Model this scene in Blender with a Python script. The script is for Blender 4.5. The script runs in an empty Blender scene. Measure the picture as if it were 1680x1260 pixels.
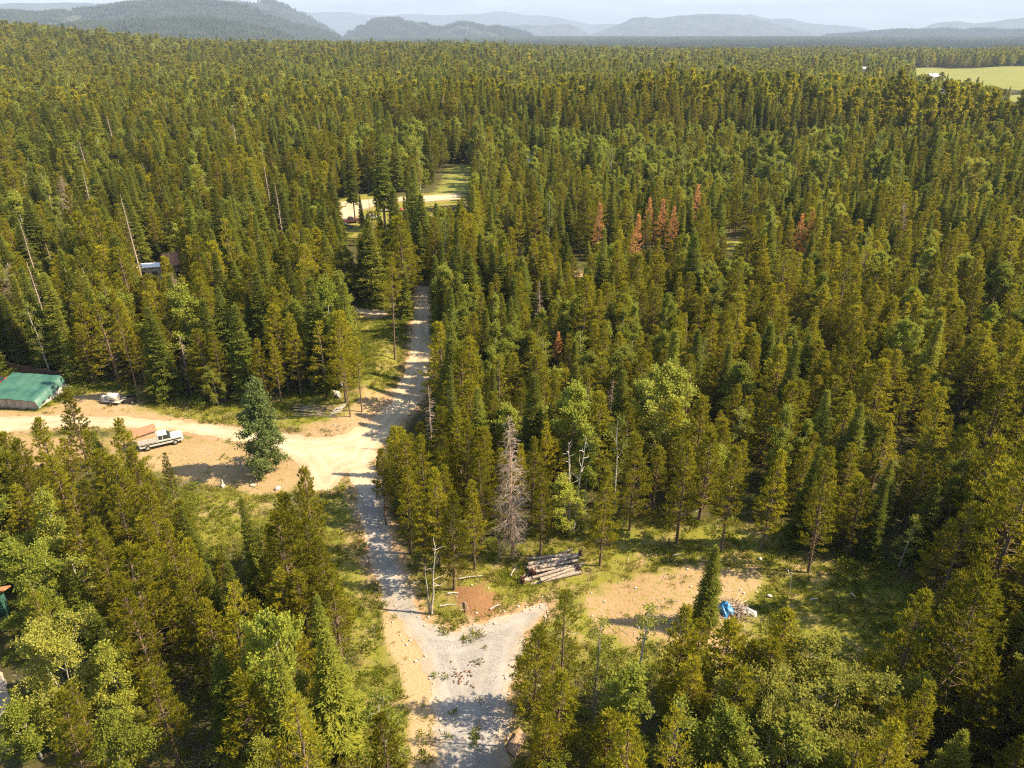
import bpy, bmesh, math, random
import numpy as np
from mathutils import Vector, Matrix
from mathutils.geometry import tessellate_polygon

random.seed(7)
RNG = np.random.default_rng(11)
SC = bpy.context.scene
COL = SC.collection
R = math.radians

# ------------------------------------------------------------------ camera, sky, sun, exposure
CAM_H = 48.0
PITCH = R(26.1)
cam_d = bpy.data.cameras.new('camera')
cam_d.sensor_width = 36.0
cam_d.lens = 24.99
cam_d.clip_start = 0.5
cam_d.clip_end = 90000.0
cam = bpy.data.objects.new('camera', cam_d)
COL.objects.link(cam)
cam.location = (0, 0, CAM_H)
cam.rotation_euler = (math.pi / 2 - PITCH, 0, 0)
SC.camera = cam

SUN_EL, SUN_AZ = R(45), R(94)          # azimuth clockwise from +Y (the viewing direction)
sun_dir = Vector((math.sin(SUN_AZ) * math.cos(SUN_EL), math.cos(SUN_AZ) * math.cos(SUN_EL), math.sin(SUN_EL)))
sun_d = bpy.data.lights.new('sun', 'SUN')
sun_d.energy = 5.0
sun_d.angle = R(0.53)
sun_d.color = (1.0, 0.84, 0.58)
sun = bpy.data.objects.new('sun', sun_d)
COL.objects.link(sun)
sun.location = (200, -20, 200)
sun.rotation_euler = (-sun_dir).to_track_quat('-Z', 'Y').to_euler()

world = bpy.data.worlds.new('World')
SC.world = world
world.use_nodes = True
wn, wl = world.node_tree.nodes, world.node_tree.links
bg = wn['Background']
sky = wn.new('ShaderNodeTexSky')
sky.sky_type = 'NISHITA'
sky.sun_disc = False
sky.sun_elevation = SUN_EL
sky.sun_rotation = SUN_AZ
sky.altitude = 600
sky.air_density = 1.0
sky.dust_density = 1.0
tc = wn.new('ShaderNodeTexCoord')
mp = wn.new('ShaderNodeMapping')
mp.inputs['Scale'].default_value = (3.0, 3.0, 26.0)
cn = wn.new('ShaderNodeTexNoise')
cn.inputs['Scale'].default_value = 1.6
cn.inputs['Detail'].default_value = 6
cn.inputs['Roughness'].default_value = 0.6
cr = wn.new('ShaderNodeMapRange')
cr.inputs['From Min'].default_value = 0.36
cr.inputs['From Max'].default_value = 0.62
cr.inputs['To Min'].default_value = 0.35
cr.inputs['To Max'].default_value = 0.95
cm = wn.new('ShaderNodeMix')
cm.data_type = 'RGBA'
cm.inputs['B'].default_value = (2.1, 2.1, 2.25, 1)
wl.new(tc.outputs['Generated'], mp.inputs['Vector'])
wl.new(mp.outputs[0], cn.inputs['Vector'])
wl.new(cn.outputs['Fac'], cr.inputs['Value'])
sz = wn.new('ShaderNodeSeparateXYZ')
low = wn.new('ShaderNodeMapRange')          # the cloud bank lies low over the horizon
low.inputs['From Min'].default_value = 0.30
low.inputs['From Max'].default_value = 0.10
lo2 = wn.new('ShaderNodeMath')
lo2.operation = 'MULTIPLY'
wl.new(tc.outputs['Generated'], sz.inputs[0])
wl.new(sz.outputs[2], low.inputs['Value'])
wl.new(low.outputs[0], lo2.inputs[0])
wl.new(cr.outputs[0], lo2.inputs[1])
wl.new(lo2.outputs[0], cm.inputs['Factor'])
warm = wn.new('ShaderNodeMix')             # warm tint put on the sky so its fill in shadows is less blue
warm.data_type = 'RGBA'
warm.blend_type = 'MULTIPLY'
warm.inputs['Factor'].default_value = 1.0
warm.inputs['B'].default_value = (1.0, 0.92, 0.78, 1)
wl.new(sky.outputs[0], warm.inputs['A'])
wl.new(warm.outputs['Result'], cm.inputs['A'])
wl.new(cm.outputs['Result'], bg.inputs['Color'])
bg.inputs['Strength'].default_value = 0.145

vs = SC.view_settings
vs.view_transform = 'Standard'
vs.look = 'None'
vs.gamma = 1.0
vs.use_curve_mapping = False
vs.exposure = 1.72

cy = SC.cycles
cy.max_bounces = 7
cy.diffuse_bounces = 4
cy.glossy_bounces = 2
cy.transmission_bounces = 5
cy.transparent_max_bounces = 6
cy.volume_bounces = 0
cy.filter_width = 1.15
cy.use_denoising = False
cy.use_adaptive_sampling = False
cy.sampling_pattern = 'TABULATED_SOBOL'
cy.caustics_reflective = False
cy.caustics_refractive = False

# ------------------------------------------------------------------ photograph pixel <-> place
F = 1166.0
SP, CP = math.sin(PITCH), math.cos(PITCH)


def H(x, y):
    """terrain height, vectorised"""
    x = np.asarray(x, float)
    y = np.asarray(y, float)
    S = lambda t: np.clip(t, 0, 1) ** 2 * (3 - 2 * np.clip(t, 0, 1))
    r = np.hypot(x, y)
    far = S((r - 210) / 250)
    h = far * (2.2 * np.sin(x / 83.0 + 1.3) * np.cos(y / 131.0) + 1.6 * np.sin(x / 37.0 - y / 61.0))
    h = h + 9 * S((y - 260) / 1100) * S((520 - x) / 700) * (1 - S((y - 1750) / 700))
    h = h + 41 * np.exp(-(((x + 860) / 330) ** 2 + ((y - 1020) / 420) ** 2))
    h = h + 9 * S((y - 330) / 60) * S((560 - y) / 140) * np.exp(-((x - 120) / 170) ** 2)
    h = h - 14 * S((y - 1900) / 600) + 34 * S((r - 2900) / 5000)
    for bx, by, bh, ba, bb in BUMPS:
        h = h + bh * np.exp(-(((x - bx) / ba) ** 2 + ((y - by) / bb) ** 2))
    return h


BUMPS = []


def ray(px, py):
    u, v = (px - 840.0) / F, (630.0 - py) / F
    return u, CP + v * SP, -SP + v * CP


def P(px, py, z=0.0):
    """where the sight line through a pixel of the photograph meets the ground (z metres above it)"""
    dx, dy, dz = ray(px, py)
    g = 0.0
    for _ in range(12):
        t = (CAM_H - z - g) / -dz
        g = float(H(dx * t, dy * t))
    return np.array([dx * t, dy * t, g])


def proj(x, y, z):
    z = z - CAM_H
    d = y * CP - z * SP
    v = y * SP + z * CP
    d = np.maximum(d, 1e-3)
    return 840 + F * x / d, 630 - F * v / d, d


_b = P(592, 668)
BUMPS = [(P(590, 655)[0], P(590, 655)[1], 1.5, 7.0, 5.0), (P(520, 700)[0], P(520, 700)[1], 0.9, 6.0, 3.0),
         (P(655, 600)[0] - 3.5, P(655, 600)[1], 1.1, 2.6, 16.0), (P(775, 985)[0], P(775, 985)[1], 0.45, 2.2, 1.8)]


def GP(pts):
    """a polygon of photograph pixels as ground points"""
    return np.array([P(*p)[:2] for p in pts])


def sdist(poly, X, Y):
    """signed distance to a polygon: negative inside"""
    X = np.asarray(X, float)
    Y = np.asarray(Y, float)
    best = np.full(X.shape, 1e18)
    inside = np.zeros(X.shape, bool)
    n = len(poly)
    for i in range(n):
        ax, ay = poly[i]
        bx, by = poly[(i + 1) % n]
        ex, ey = bx - ax, by - ay
        L = ex * ex + ey * ey + 1e-12
        t = np.clip(((X - ax) * ex + (Y - ay) * ey) / L, 0, 1)
        best = np.minimum(best, (X - ax - t * ex) ** 2 + (Y - ay - t * ey) ** 2)
        c = ((ay > Y) != (by > Y)) & (X < ex * (Y - ay) / (ey + 1e-12 * (ey == 0)) + ax)
        inside ^= c
    d = np.sqrt(best)
    return np.where(inside, -d, d)


# simple tileable value noise for the outlines built in code
_NT = np.random.default_rng(3).random((256, 256))


def vnoise(x, y):
    xi, yi = np.floor(x).astype(int), np.floor(y).astype(int)
    fx, fy = x - xi, y - yi
    fx, fy = fx * fx * (3 - 2 * fx), fy * fy * (3 - 2 * fy)
    a = _NT[xi % 256, yi % 256]
    b = _NT[(xi + 1) % 256, yi % 256]
    c = _NT[xi % 256, (yi + 1) % 256]
    d = _NT[(xi + 1) % 256, (yi + 1) % 256]
    return (a * (1 - fx) + b * fx) * (1 - fy) + (c * (1 - fx) + d * fx) * fy


def fbm(x, y, o=4):
    s, a, t = 0, 1, 0
    for k in range(o):
        s = s + a * vnoise(x * 2 ** k + 17 * k, y * 2 ** k + 31 * k)
        t += a
        a *= 0.5
    return s / t


# ------------------------------------------------------------------ materials
def new_mat(name):
    m = bpy.data.materials.new(name)
    m.use_nodes = True
    m.node_tree.nodes.clear()
    return m, m.node_tree.nodes, m.node_tree.links


def N(nodes, typ, **kw):
    n = nodes.new(typ)
    for k, v in kw.items():
        if k in n.inputs.keys() if hasattr(n.inputs, 'keys') else False:
            n.inputs[k].default_value = v
        else:
            setattr(n, k, v)
    return n


def simple_mat(name, color, rough=0.75, metal=0.0, var=0.25, scale=6.0, color2=None, spec=0.3, stretch=None, bump=0.0):
    """a Principled surface with noise wear between two tones"""
    m, n, l = new_mat(name)
    out = n.new('ShaderNodeOutputMaterial')
    b = n.new('ShaderNodeBsdfPrincipled')
    b.inputs['Roughness'].default_value = rough
    b.inputs['Metallic'].default_value = metal
    b.inputs['Specular IOR Level'].default_value = spec
    t = n.new('ShaderNodeTexCoord')
    mpn = n.new('ShaderNodeMapping')
    if stretch:
        mpn.inputs['Scale'].default_value = stretch
    nz = n.new('ShaderNodeTexNoise')
    nz.inputs['Scale'].default_value = scale
    nz.inputs['Detail'].default_value = 5
    nz.inputs['Roughness'].default_value = 0.65
    rmp = n.new('ShaderNodeValToRGB')
    c2 = color2 or tuple(c * (1 - var) for c in color)
    rmp.color_ramp.elements[0].position = 0.35
    rmp.color_ramp.elements[0].color = (*c2, 1)
    rmp.color_ramp.elements[1].position = 0.62
    rmp.color_ramp.elements[1].color = (*color, 1)
    l.new(t.outputs['Object'], mpn.inputs['Vector'])
    l.new(mpn.outputs[0], nz.inputs['Vector'])
    l.new(nz.outputs['Fac'], rmp.inputs['Fac'])
    l.new(rmp.outputs['Color'], b.inputs['Base Color'])
    if bump:
        bn = n.new('ShaderNodeBump')
        bn.inputs['Strength'].default_value = bump
        bn.inputs['Distance'].default_value = 0.03
        l.new(nz.outputs['Fac'], bn.inputs['Height'])
        l.new(bn.outputs[0], b.inputs['Normal'])
    l.new(b.outputs[0], out.inputs['Surface'])
    return m


def leaf_mat(name, cols, trans=0.3, rough=0.6):
    """foliage: colour varies per spray (tint attribute) and per tree (object random)"""
    m, n, l = new_mat(name)
    out = n.new('ShaderNodeOutputMaterial')
    at = n.new('ShaderNodeAttribute')
    at.attribute_name = 'tint'
    oi = n.new('ShaderNodeObjectInfo')
    r1 = n.new('ShaderNodeValToRGB')
    els = r1.color_ramp.elements
    els[0].position, els[0].color = 0.0, (*cols[0], 1)
    els[1].position, els[1].color = 1.0, (*cols[-1], 1)
    for k, c in enumerate(cols[1:-1]):
        e = els.new((k + 1) / (len(cols) - 1))
        e.color = (*c, 1)
    ma = n.new('ShaderNodeMath')
    ma.operation = 'MULTIPLY_ADD'
    ma.inputs[1].default_value = 0.55
    ml = n.new('ShaderNodeMath')
    ml.operation = 'MULTIPLY'
    ml.inputs[1].default_value = 0.45
    l.new(at.outputs['Fac'], ml.inputs[0])
    l.new(oi.outputs['Random'], ma.inputs[0])
    l.new(ml.outputs[0], ma.inputs[2])
    l.new(ma.outputs[0], r1.inputs['Fac'])
    hsv = n.new('ShaderNodeHueSaturation')
    mr = n.new('ShaderNodeMath')
    mr.operation = 'MULTIPLY'
    mr.inputs[1].default_value = 7.31
    fr = n.new('ShaderNodeMath')
    fr.operation = 'FRACT'
    mv = n.new('ShaderNodeMapRange')
    mv.inputs['To Min'].default_value = 0.68
    mv.inputs['To Max'].default_value = 1.32
    l.new(oi.outputs['Random'], mr.inputs[0])
    l.new(mr.outputs[0], fr.inputs[0])
    l.new(fr.outputs[0], mv.inputs['Value'])
    l.new(mv.outputs[0], hsv.inputs['Value'])
    l.new(r1.outputs['Color'], hsv.inputs['Color'])
    d = n.new('ShaderNodeBsdfDiffuse')
    tr = n.new('ShaderNodeBsdfTranslucent')
    mx = n.new('ShaderNodeMixShader')
    mx.inputs['Fac'].default_value = trans
    l.new(hsv.outputs[0], d.inputs['Color'])
    l.new(hsv.outputs[0], tr.inputs['Color'])
    l.new(d.outputs[0], mx.inputs[1])
    l.new(tr.outputs[0], mx.inputs[2])
    l.new(mx.outputs[0], out.inputs['Surface'])
    return m


M = {}
M['pine'] = leaf_mat('pine_needles', [(0.135, 0.135, 0.012), (0.230, 0.212, 0.016), (0.350, 0.295, 0.022)], 0.52)
M['fir'] = leaf_mat('fir_needles', [(0.095, 0.122, 0.020), (0.170, 0.188, 0.028), (0.260, 0.255, 0.038)], 0.48)
M['leaf'] = leaf_mat('broad_leaves', [(0.150, 0.180, 0.026), (0.225, 0.245, 0.036), (0.325, 0.320, 0.058)], 0.50)
M['leaf_pale'] = leaf_mat('pale_leaves', [(0.200, 0.205, 0.036), (0.280, 0.270, 0.050), (0.360, 0.330, 0.075)], 0.48)
M['red'] = leaf_mat('rust_needles', [(0.38, 0.17, 0.060), (0.52, 0.25, 0.090), (0.60, 0.35, 0.14)], 0.45)
M['far_wood'] = leaf_mat('far_woods_shade_green', [(0.022, 0.034, 0.020), (0.038, 0.050, 0.026), (0.060, 0.068, 0.032)], 0.1)  # dark green: cloud shade on the far plain is put into the colour
M['leaf_cool'] = leaf_mat('cool_leaves', [(0.080, 0.118, 0.036), (0.125, 0.165, 0.050), (0.190, 0.220, 0.075)], 0.42)
M['weed'] = leaf_mat('weed_leaves', [(0.100, 0.130, 0.014), (0.170, 0.195, 0.020), (0.240, 0.240, 0.032)], 0.45)
M['straw'] = leaf_mat('dry_grass', [(0.14, 0.155, 0.02), (0.225, 0.21, 0.035), (0.31, 0.24, 0.07)], 0.4)
M['bark'] = simple_mat('pine_bark', (0.17, 0.115, 0.075), 0.9, var=0.5, scale=5, stretch=(1, 1, 0.2))
M['bark_pale'] = simple_mat('birch_bark', (0.40, 0.355, 0.30), 0.8, var=0.55, scale=4, stretch=(1, 1, 2.5))
M['bark_grey'] = simple_mat('grey_bark', (0.30, 0.27, 0.22), 0.85, var=0.5, scale=4, stretch=(1, 1, 2.5))
M['dead'] = simple_mat('dead_wood', (0.37, 0.28, 0.225), 0.9, var=0.4, scale=3)
M['dead_red'] = simple_mat('dead_bark', (0.42, 0.26, 0.15), 0.9, var=0.4, scale=3)
M['grey_wood'] = simple_mat('silver_wood', (0.48, 0.43, 0.37), 0.85, var=0.4, scale=5, stretch=(1, 1, 0.3))


# ------------------------------------------------------------------ object helpers
def tag(o, label=None, cat=None, group=None, kind=None):
    if label:
        o['label'] = label
    if cat:
        o['category'] = cat
    if group:
        o['group'] = group
    if kind:
        o['kind'] = kind
    return o


def empty(name, loc=(0, 0, 0), rz=0.0, label=None, cat=None, group=None):
    o = bpy.data.objects.new(name, None)
    COL.objects.link(o)
    o.empty_display_size = 0.3
    o.location = loc
    o.rotation_euler = (0, 0, rz)
    return tag(o, label, cat, group)


def np_mesh(name, V, Fc, mats, mi=None, tint=None, smooth=False):
    """numpy vertices and a list of face arrays (tris or quads) to one mesh"""
    me = bpy.data.meshes.new(name)
    V = np.asarray(V, np.float32)
    arrs = [np.asarray(f, np.int32) for f in Fc if len(f)]
    loops = np.concatenate([a.ravel() for a in arrs])
    sizes = np.concatenate([np.full(len(a), a.shape[1], np.int32) for a in arrs])
    starts = np.concatenate([[0], np.cumsum(sizes)[:-1]]).astype(np.int32)
    me.vertices.add(len(V))
    me.vertices.foreach_set('co', V.ravel())
    me.loops.add(len(loops))
    me.loops.foreach_set('vertex_index', loops)
    me.polygons.add(len(sizes))
    me.polygons.foreach_set('loop_start', starts)
    me.polygons.foreach_set('loop_total', sizes)
    for m in mats:
        me.materials.append(m)
    if mi is not None:
        me.polygons.foreach_set('material_index', np.asarray(mi, np.int32))
    if smooth:
        me.polygons.foreach_set('use_smooth', np.ones(len(sizes), bool))
    if tint is not None:
        a = me.attributes.new('tint', 'FLOAT', 'POINT')
        a.data.foreach_set('value', np.asarray(tint, np.float32))
    me.update(calc_edges=True)
    return me


class MB:
    """collects boxes, tubes and free faces; build() links them as ONE mesh object"""

    def __init__(self):
        self.v, self.f, self.m = [], [], []

    def poly(self, pts, faces, mi=0):
        o = len(self.v)
        self.v += [tuple(p) for p in pts]
        for f in faces:
            self.f.append([o + i for i in f])
            self.m.append(mi)
        return self

    def box(self, c, s, rz=0.0, mi=0, top=1.0, shift=(0, 0), mat=None):
        """c = centre of the base, s = full sizes; top scales the upper face"""
        pts = []
        for z, k in ((0, 1.0), (s[2], top)):
            for sx, sy in ((-1, -1), (1, -1), (1, 1), (-1, 1)):
                x = sx * s[0] / 2 * k + (shift[0] if z else 0)
                y = sy * s[1] / 2 * k + (shift[1] if z else 0)
                xr, yr = x * math.cos(rz) - y * math.sin(rz), x * math.sin(rz) + y * math.cos(rz)
                pts.append(Vector((c[0] + xr, c[1] + yr, c[2] + z)))
        if mat is not None:
            pts = [mat @ p for p in pts]
        return self.poly(pts, [(3, 2, 1, 0), (4, 5, 6, 7), (0, 1, 5, 4), (1, 2, 6, 5), (2, 3, 7, 6), (3, 0, 4, 7)], mi)

    def tube(self, pts, rad, n=8, mi=0, caps=True, jit=0.0):
        pts = [Vector(p) for p in pts]
        if not hasattr(rad, '__len__'):
            rad = [rad] * len(pts)
        o = len(self.v)
        for i, p in enumerate(pts):
            d = (pts[min(i + 1, len(pts) - 1)] - pts[max(i - 1, 0)]).normalized()
            a = d.orthogonal().normalized()
            if i == 0:
                ref = a
            a = (ref - d * ref.dot(d)).normalized()
            b = d.cross(a)
            for k in range(n):
                t = 2 * math.pi * k / n
                rr = rad[i] * (1 + jit * random.uniform(-1, 1))
                self.v.append(tuple(p + (a * math.cos(t) + b * math.sin(t)) * rr))
        for i in range(len(pts) - 1):
            for k in range(n):
                k2 = (k + 1) % n
                self.f.append([o + i * n + k, o + i * n + k2, o + (i + 1) * n + k2, o + (i + 1) * n + k])
                self.m.append(mi)
        if caps:
            self.f.append([o + k for k in range(n)][::-1])
            self.m.append(caps if caps is not True else mi)
            e = o + (len(pts) - 1) * n
            self.f.append([e + k for k in range(n)])
            self.m.append(caps if caps is not True else mi)
        return self

    def build(self, name, mats, parent=None, smooth=False, bevel=0.0):
        me = bpy.data.meshes.new(name)
        me.from_pydata(self.v, [], self.f)
        mats = mats if isinstance(mats, (list, tuple)) else [mats]
        for m in mats:
            me.materials.append(m)
        me.polygons.foreach_set('material_index', self.m)
        if smooth:
            me.polygons.foreach_set('use_smooth', [True] * len(self.f))
        me.update()
        o = bpy.data.objects.new(name, me)
        COL.objects.link(o)
        if parent:
            o.parent = parent
        if bevel:
            md = o.modifiers.new('bevel', 'BEVEL')
            md.width = bevel
            md.segments = 2
            md.limit_method = 'ANGLE'
        return o


# ------------------------------------------------------------------ setting: what is open ground where
ROAD_MAIN = [(686, 470), (706, 470), (707, 490), (712, 560), (707, 600), (698, 640), (688, 660), (668, 684), (640, 712), (618, 740), (606, 766),
             (575, 772), (545, 806), (512, 806), (505, 790), (498, 770), (482, 752), (455, 740), (400, 725), (300, 709), (200, 702), (100, 701),
             (0, 711), (-140, 728), (-140, 690), (0, 683), (100, 682), (200, 684), (300, 692), (400, 702), (480, 714), (530, 718), (566, 713),
             (595, 701), (616, 686), (640, 660), (660, 622), (671, 585), (676, 555), (680, 500)]
DRIVE = [(560, 764), (606, 758), (616, 780), (628, 805), (634, 850), (646, 895), (662, 935), (684, 985), (700, 1016), (722, 1030), (748, 1032),
         (776, 1022), (818, 1014), (860, 999), (894, 985), (902, 1000), (885, 1018), (868, 1036), (852, 1062), (842, 1110), (834, 1165), (828, 1215),
         (822, 1300), (800, 1420), (730, 1420), (720, 1300), (712, 1232), (714, 1180), (708, 1130), (690, 1080), (664, 1036), (630, 985), (608, 920),
         (598, 880), (588, 830), (578, 795)]
SAND_STRIP = [(626, 1000), (655, 1020), (690, 1070), (712, 1110), (730, 1150), (730, 1200), (740, 1300), (676, 1300), (672, 1180), (660, 1120), (646, 1080), (632, 1040)]
CLEARING = [(955, 975), (1010, 955), (1080, 938), (1150, 930), (1240, 935), (1262, 955), (1230, 985), (1180, 1000), (1195, 1040), (1215, 1090),
            (1200, 1120), (1150, 1060), (1085, 1050), (1035, 1060), (990, 1040), (960, 1005)]
CLEAR_ALL = [(655, 935), (700, 915), (860, 898), (960, 885), (1060, 862), (1262, 862), (1340, 915), (1490, 968), (1505, 1010), (1450, 1085),
             (1300, 1130), (1100, 1110), (900, 1100), (850, 1240), (820, 1300), (680, 1300), (640, 1080), (600, 940)]
RED_DIRT = [(748, 968), (772, 952), (800, 952), (812, 975), (808, 1000), (792, 1018), (764, 1010), (748, 990)]
LOT = [(165, 716), (300, 716), (400, 730), (455, 745), (490, 765), (505, 800), (470, 812), (420, 812), (380, 800), (330, 796), (290, 780), (180, 760)]
LOT_LEFT = [(-140, 740), (0, 716), (165, 712), (180, 740), (60, 780), (-140, 800)]
YARD = [(-140, 640), (0, 672), (60, 676), (120, 650), (190, 640), (225, 650), (235, 668), (300, 690), (0, 690), (-140, 700)]
YARD_GRASS = [(-140, 610), (0, 600), (110, 620), (200, 640), (330, 660), (470, 655), (540, 630), (610, 610), (640, 640), (600, 690), (480, 710), (400, 700), (0, 690), (-140, 700)]
BANK = [(478, 700), (520, 690), (560, 682), (582, 660), (600, 640), (640, 640), (655, 640), (640, 664), (600, 698), (560, 714), (520, 716)]
STRIP_L = [(530, 812), (575, 808), (590, 860), (602, 930), (620, 1000), (645, 1085), (660, 1150), (665, 1300), (590, 1300), (600, 1120), (575, 1030), (545, 960), (532, 900)]
GLADE_L = [(318, 800), (430, 812), (452, 830), (440, 862), (405, 885), (345, 905), (316, 870)]
SLOPE = [(560, 500), (640, 508), (660, 560), (655, 600), (640, 640), (600, 620), (610, 560), (570, 530)]
TRACK = [(560, 504), (600, 506), (635, 512), (634, 519), (598, 516), (560, 512)]
MID_OPEN = [(548, 330), (600, 318), (640, 325), (690, 318), (756, 314), (765, 332), (700, 342), (735, 352), (725, 362), (690, 366), (655, 372), (640, 385), (560, 392), (548, 370)]
MID_LAWN = [(738, 270), (774, 270), (774, 316), (716, 318), (728, 298)]
MID_ROAD = [(556, 332), (600, 328), (690, 322), (752, 318), (754, 327), (690, 332), (648, 330), (620, 336), (590, 346), (585, 356), (560, 360)]
FIELD = [(1440, 114), (1470, 112), (1530, 111), (1600, 112), (1780, 114), (1800, 150), (1680, 149), (1640, 145), (1590, 140), (1560, 134), (1520, 126), (1478, 121)]
FIELD_NEAR = [(1640, 158), (1800, 152), (1800, 172), (1650, 168)]
POCKET = [(1185, 392), (1225, 392), (1232, 408), (1190, 410)]
POCKET_2 = [(918, 444), (968, 444), (970, 456), (918, 456)]
DRIVE_LEFT = [(-160, 1090), (6, 1104), (14, 1140), (16, 1185), (6, 1225), (-160, 1290)]

g = {k: GP(v) for k, v in dict(ROAD_MAIN=ROAD_MAIN, DRIVE=DRIVE, SAND_STRIP=SAND_STRIP, CLEARING=CLEARING, CLEAR_ALL=CLEAR_ALL, RED_DIRT=RED_DIRT, LOT=LOT,
                               LOT_LEFT=LOT_LEFT, YARD=YARD, YARD_GRASS=YARD_GRASS, BANK=BANK, STRIP_L=STRIP_L, GLADE_L=GLADE_L, SLOPE=SLOPE,
                               TRACK=TRACK, MID_OPEN=MID_OPEN, MID_LAWN=MID_LAWN, MID_ROAD=MID_ROAD, FIELD=FIELD, FIELD_NEAR=FIELD_NEAR, POCKET=POCKET,
                               POCKET_2=POCKET_2, DRIVE_LEFT=DRIVE_LEFT).items()}


def multi_sd(names, X, Y):
    d = np.full(np.shape(X), 1e9)
    for k in names:
        d = np.minimum(d, sdist(g[k], X, Y))
    return d


# ------------------------------------------------------------------ ground: one sheet, fine near, to the horizon
def make_ground():
    az = np.concatenate([np.arange(-180, -56, 8.0), np.linspace(-56, 56, 561), np.arange(64, 180, 8.0)])
    az = np.radians(az)
    rr = [0.0]
    r = 14.0
    while r < 260:
        rr.append(r)
        r *= 1.0062
    while r < 3000:
        rr.append(r)
        r *= 1.028
    while r < 24000:
        rr.append(r)
        r *= 1.12
    rr.append(29000)
    rr = np.array(rr)
    na, nr = len(az), len(rr)
    X = rr[:, None] * np.sin(az)[None]
    Y = rr[:, None] * np.cos(az)[None]
    Z = H(X, Y)
    near = (rr[:, None] < 260)
    Z = Z + np.where(near, 0.0 * (fbm(X * 0.9, Y * 0.9, 3) - 0.5), 0)
    V = np.stack([X, Y, Z], -1).reshape(-1, 3)
    i = np.arange((nr - 1) * na).reshape(nr - 1, na)
    j = np.roll(i, -1, 1)
    Fq = np.stack([i, i + na, j + na, j], -1).reshape(-1, 4)
    me = np_mesh('ground', V, [Fq], [M['ground']], smooth=True)
    x, y = V[:, 0], V[:, 1]
    sel = np.hypot(x, y) < 1500
    def put(name, names, lim=6.0):
        d = np.full(len(V), lim)
        d[sel] = np.clip(multi_sd(names, x[sel], y[sel]), -lim, lim)
        a = me.attributes.new(name, 'FLOAT', 'POINT')
        a.data.foreach_set('value', d.astype(np.float32))
    put('d_grass', ['CLEAR_ALL', 'YARD_GRASS', 'STRIP_L', 'GLADE_L', 'SLOPE', 'MID_OPEN', 'MID_LAWN', 'POCKET', 'LOT_LEFT', 'LOT'])
    put('d_tan', ['CLEARING', 'LOT', 'YARD', 'BANK', 'LOT_LEFT', 'POCKET_2'])
    put('d_red', ['RED_DIRT'])
    put('d_sand', ['SAND_STRIP'])
    put('d_road', ['ROAD_MAIN', 'TRACK', 'MID_ROAD', 'DRIVE'])
    put('d_lawn', ['MID_LAWN', 'FIELD', 'FIELD_NEAR'], 40)
    o = bpy.data.objects.new('ground', me)
    COL.objects.link(o)
    tag(o, kind='structure')
    return o


def band(n, l, src, lo, hi, noise=None, amp=1.0):
    """smooth step of (distance + noise): 1 inside, 0 outside"""
    v = src
    if noise is not None:
        a = n.new('ShaderNodeMath')
        a.operation = 'MULTIPLY_ADD'
        a.inputs[1].default_value = amp
        l.new(noise, a.inputs[0])
        l.new(src, a.inputs[2])
        v = a.outputs[0]
    m = n.new('ShaderNodeMapRange')
    m.interpolation_type = 'SMOOTHSTEP'
    m.inputs['From Min'].default_value = hi
    m.inputs['From Max'].default_value = lo
    l.new(v, m.inputs['Value'])
    return m.outputs[0]


def noise_node(n, l, vec, scale, detail=5, rough=0.6, centre=True):
    t = n.new('ShaderNodeTexNoise')
    t.inputs['Scale'].default_value = scale
    t.inputs['Detail'].default_value = detail
    t.inputs['Roughness'].default_value = rough
    l.new(vec, t.inputs['Vector'])
    if not centre:
        return t.outputs['Fac']
    s = n.new('ShaderNodeMath')
    s.operation = 'SUBTRACT'
    s.inputs[1].default_value = 0.5
    l.new(t.outputs['Fac'], s.inputs[0])
    return s.outputs[0]


def ramp(n, l, fac, stops):
    r = n.new('ShaderNodeValToRGB')
    e = r.color_ramp.elements
    e[0].position, e[0].color = stops[0][0], (*stops[0][1], 1)
    e[1].position, e[1].color = stops[-1][0], (*stops[-1][1], 1)
    for p, c in stops[1:-1]:
        k = e.new(p)
        k.color = (*c, 1)
    l.new(fac, r.inputs['Fac'])
    return r.outputs['Color']


def mixc(n, l, fac, a, b):
    m = n.new('ShaderNodeMix')
    m.data_type = 'RGBA'
    l.new(fac, m.inputs['Factor'])
    l.new(a, m.inputs['A'])
    l.new(b, m.inputs['B'])
    return m.outputs['Result']


def attr(n, name):
    a = n.new('ShaderNodeAttribute')
    a.attribute_name = name
    return a.outputs['Fac']


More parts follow.
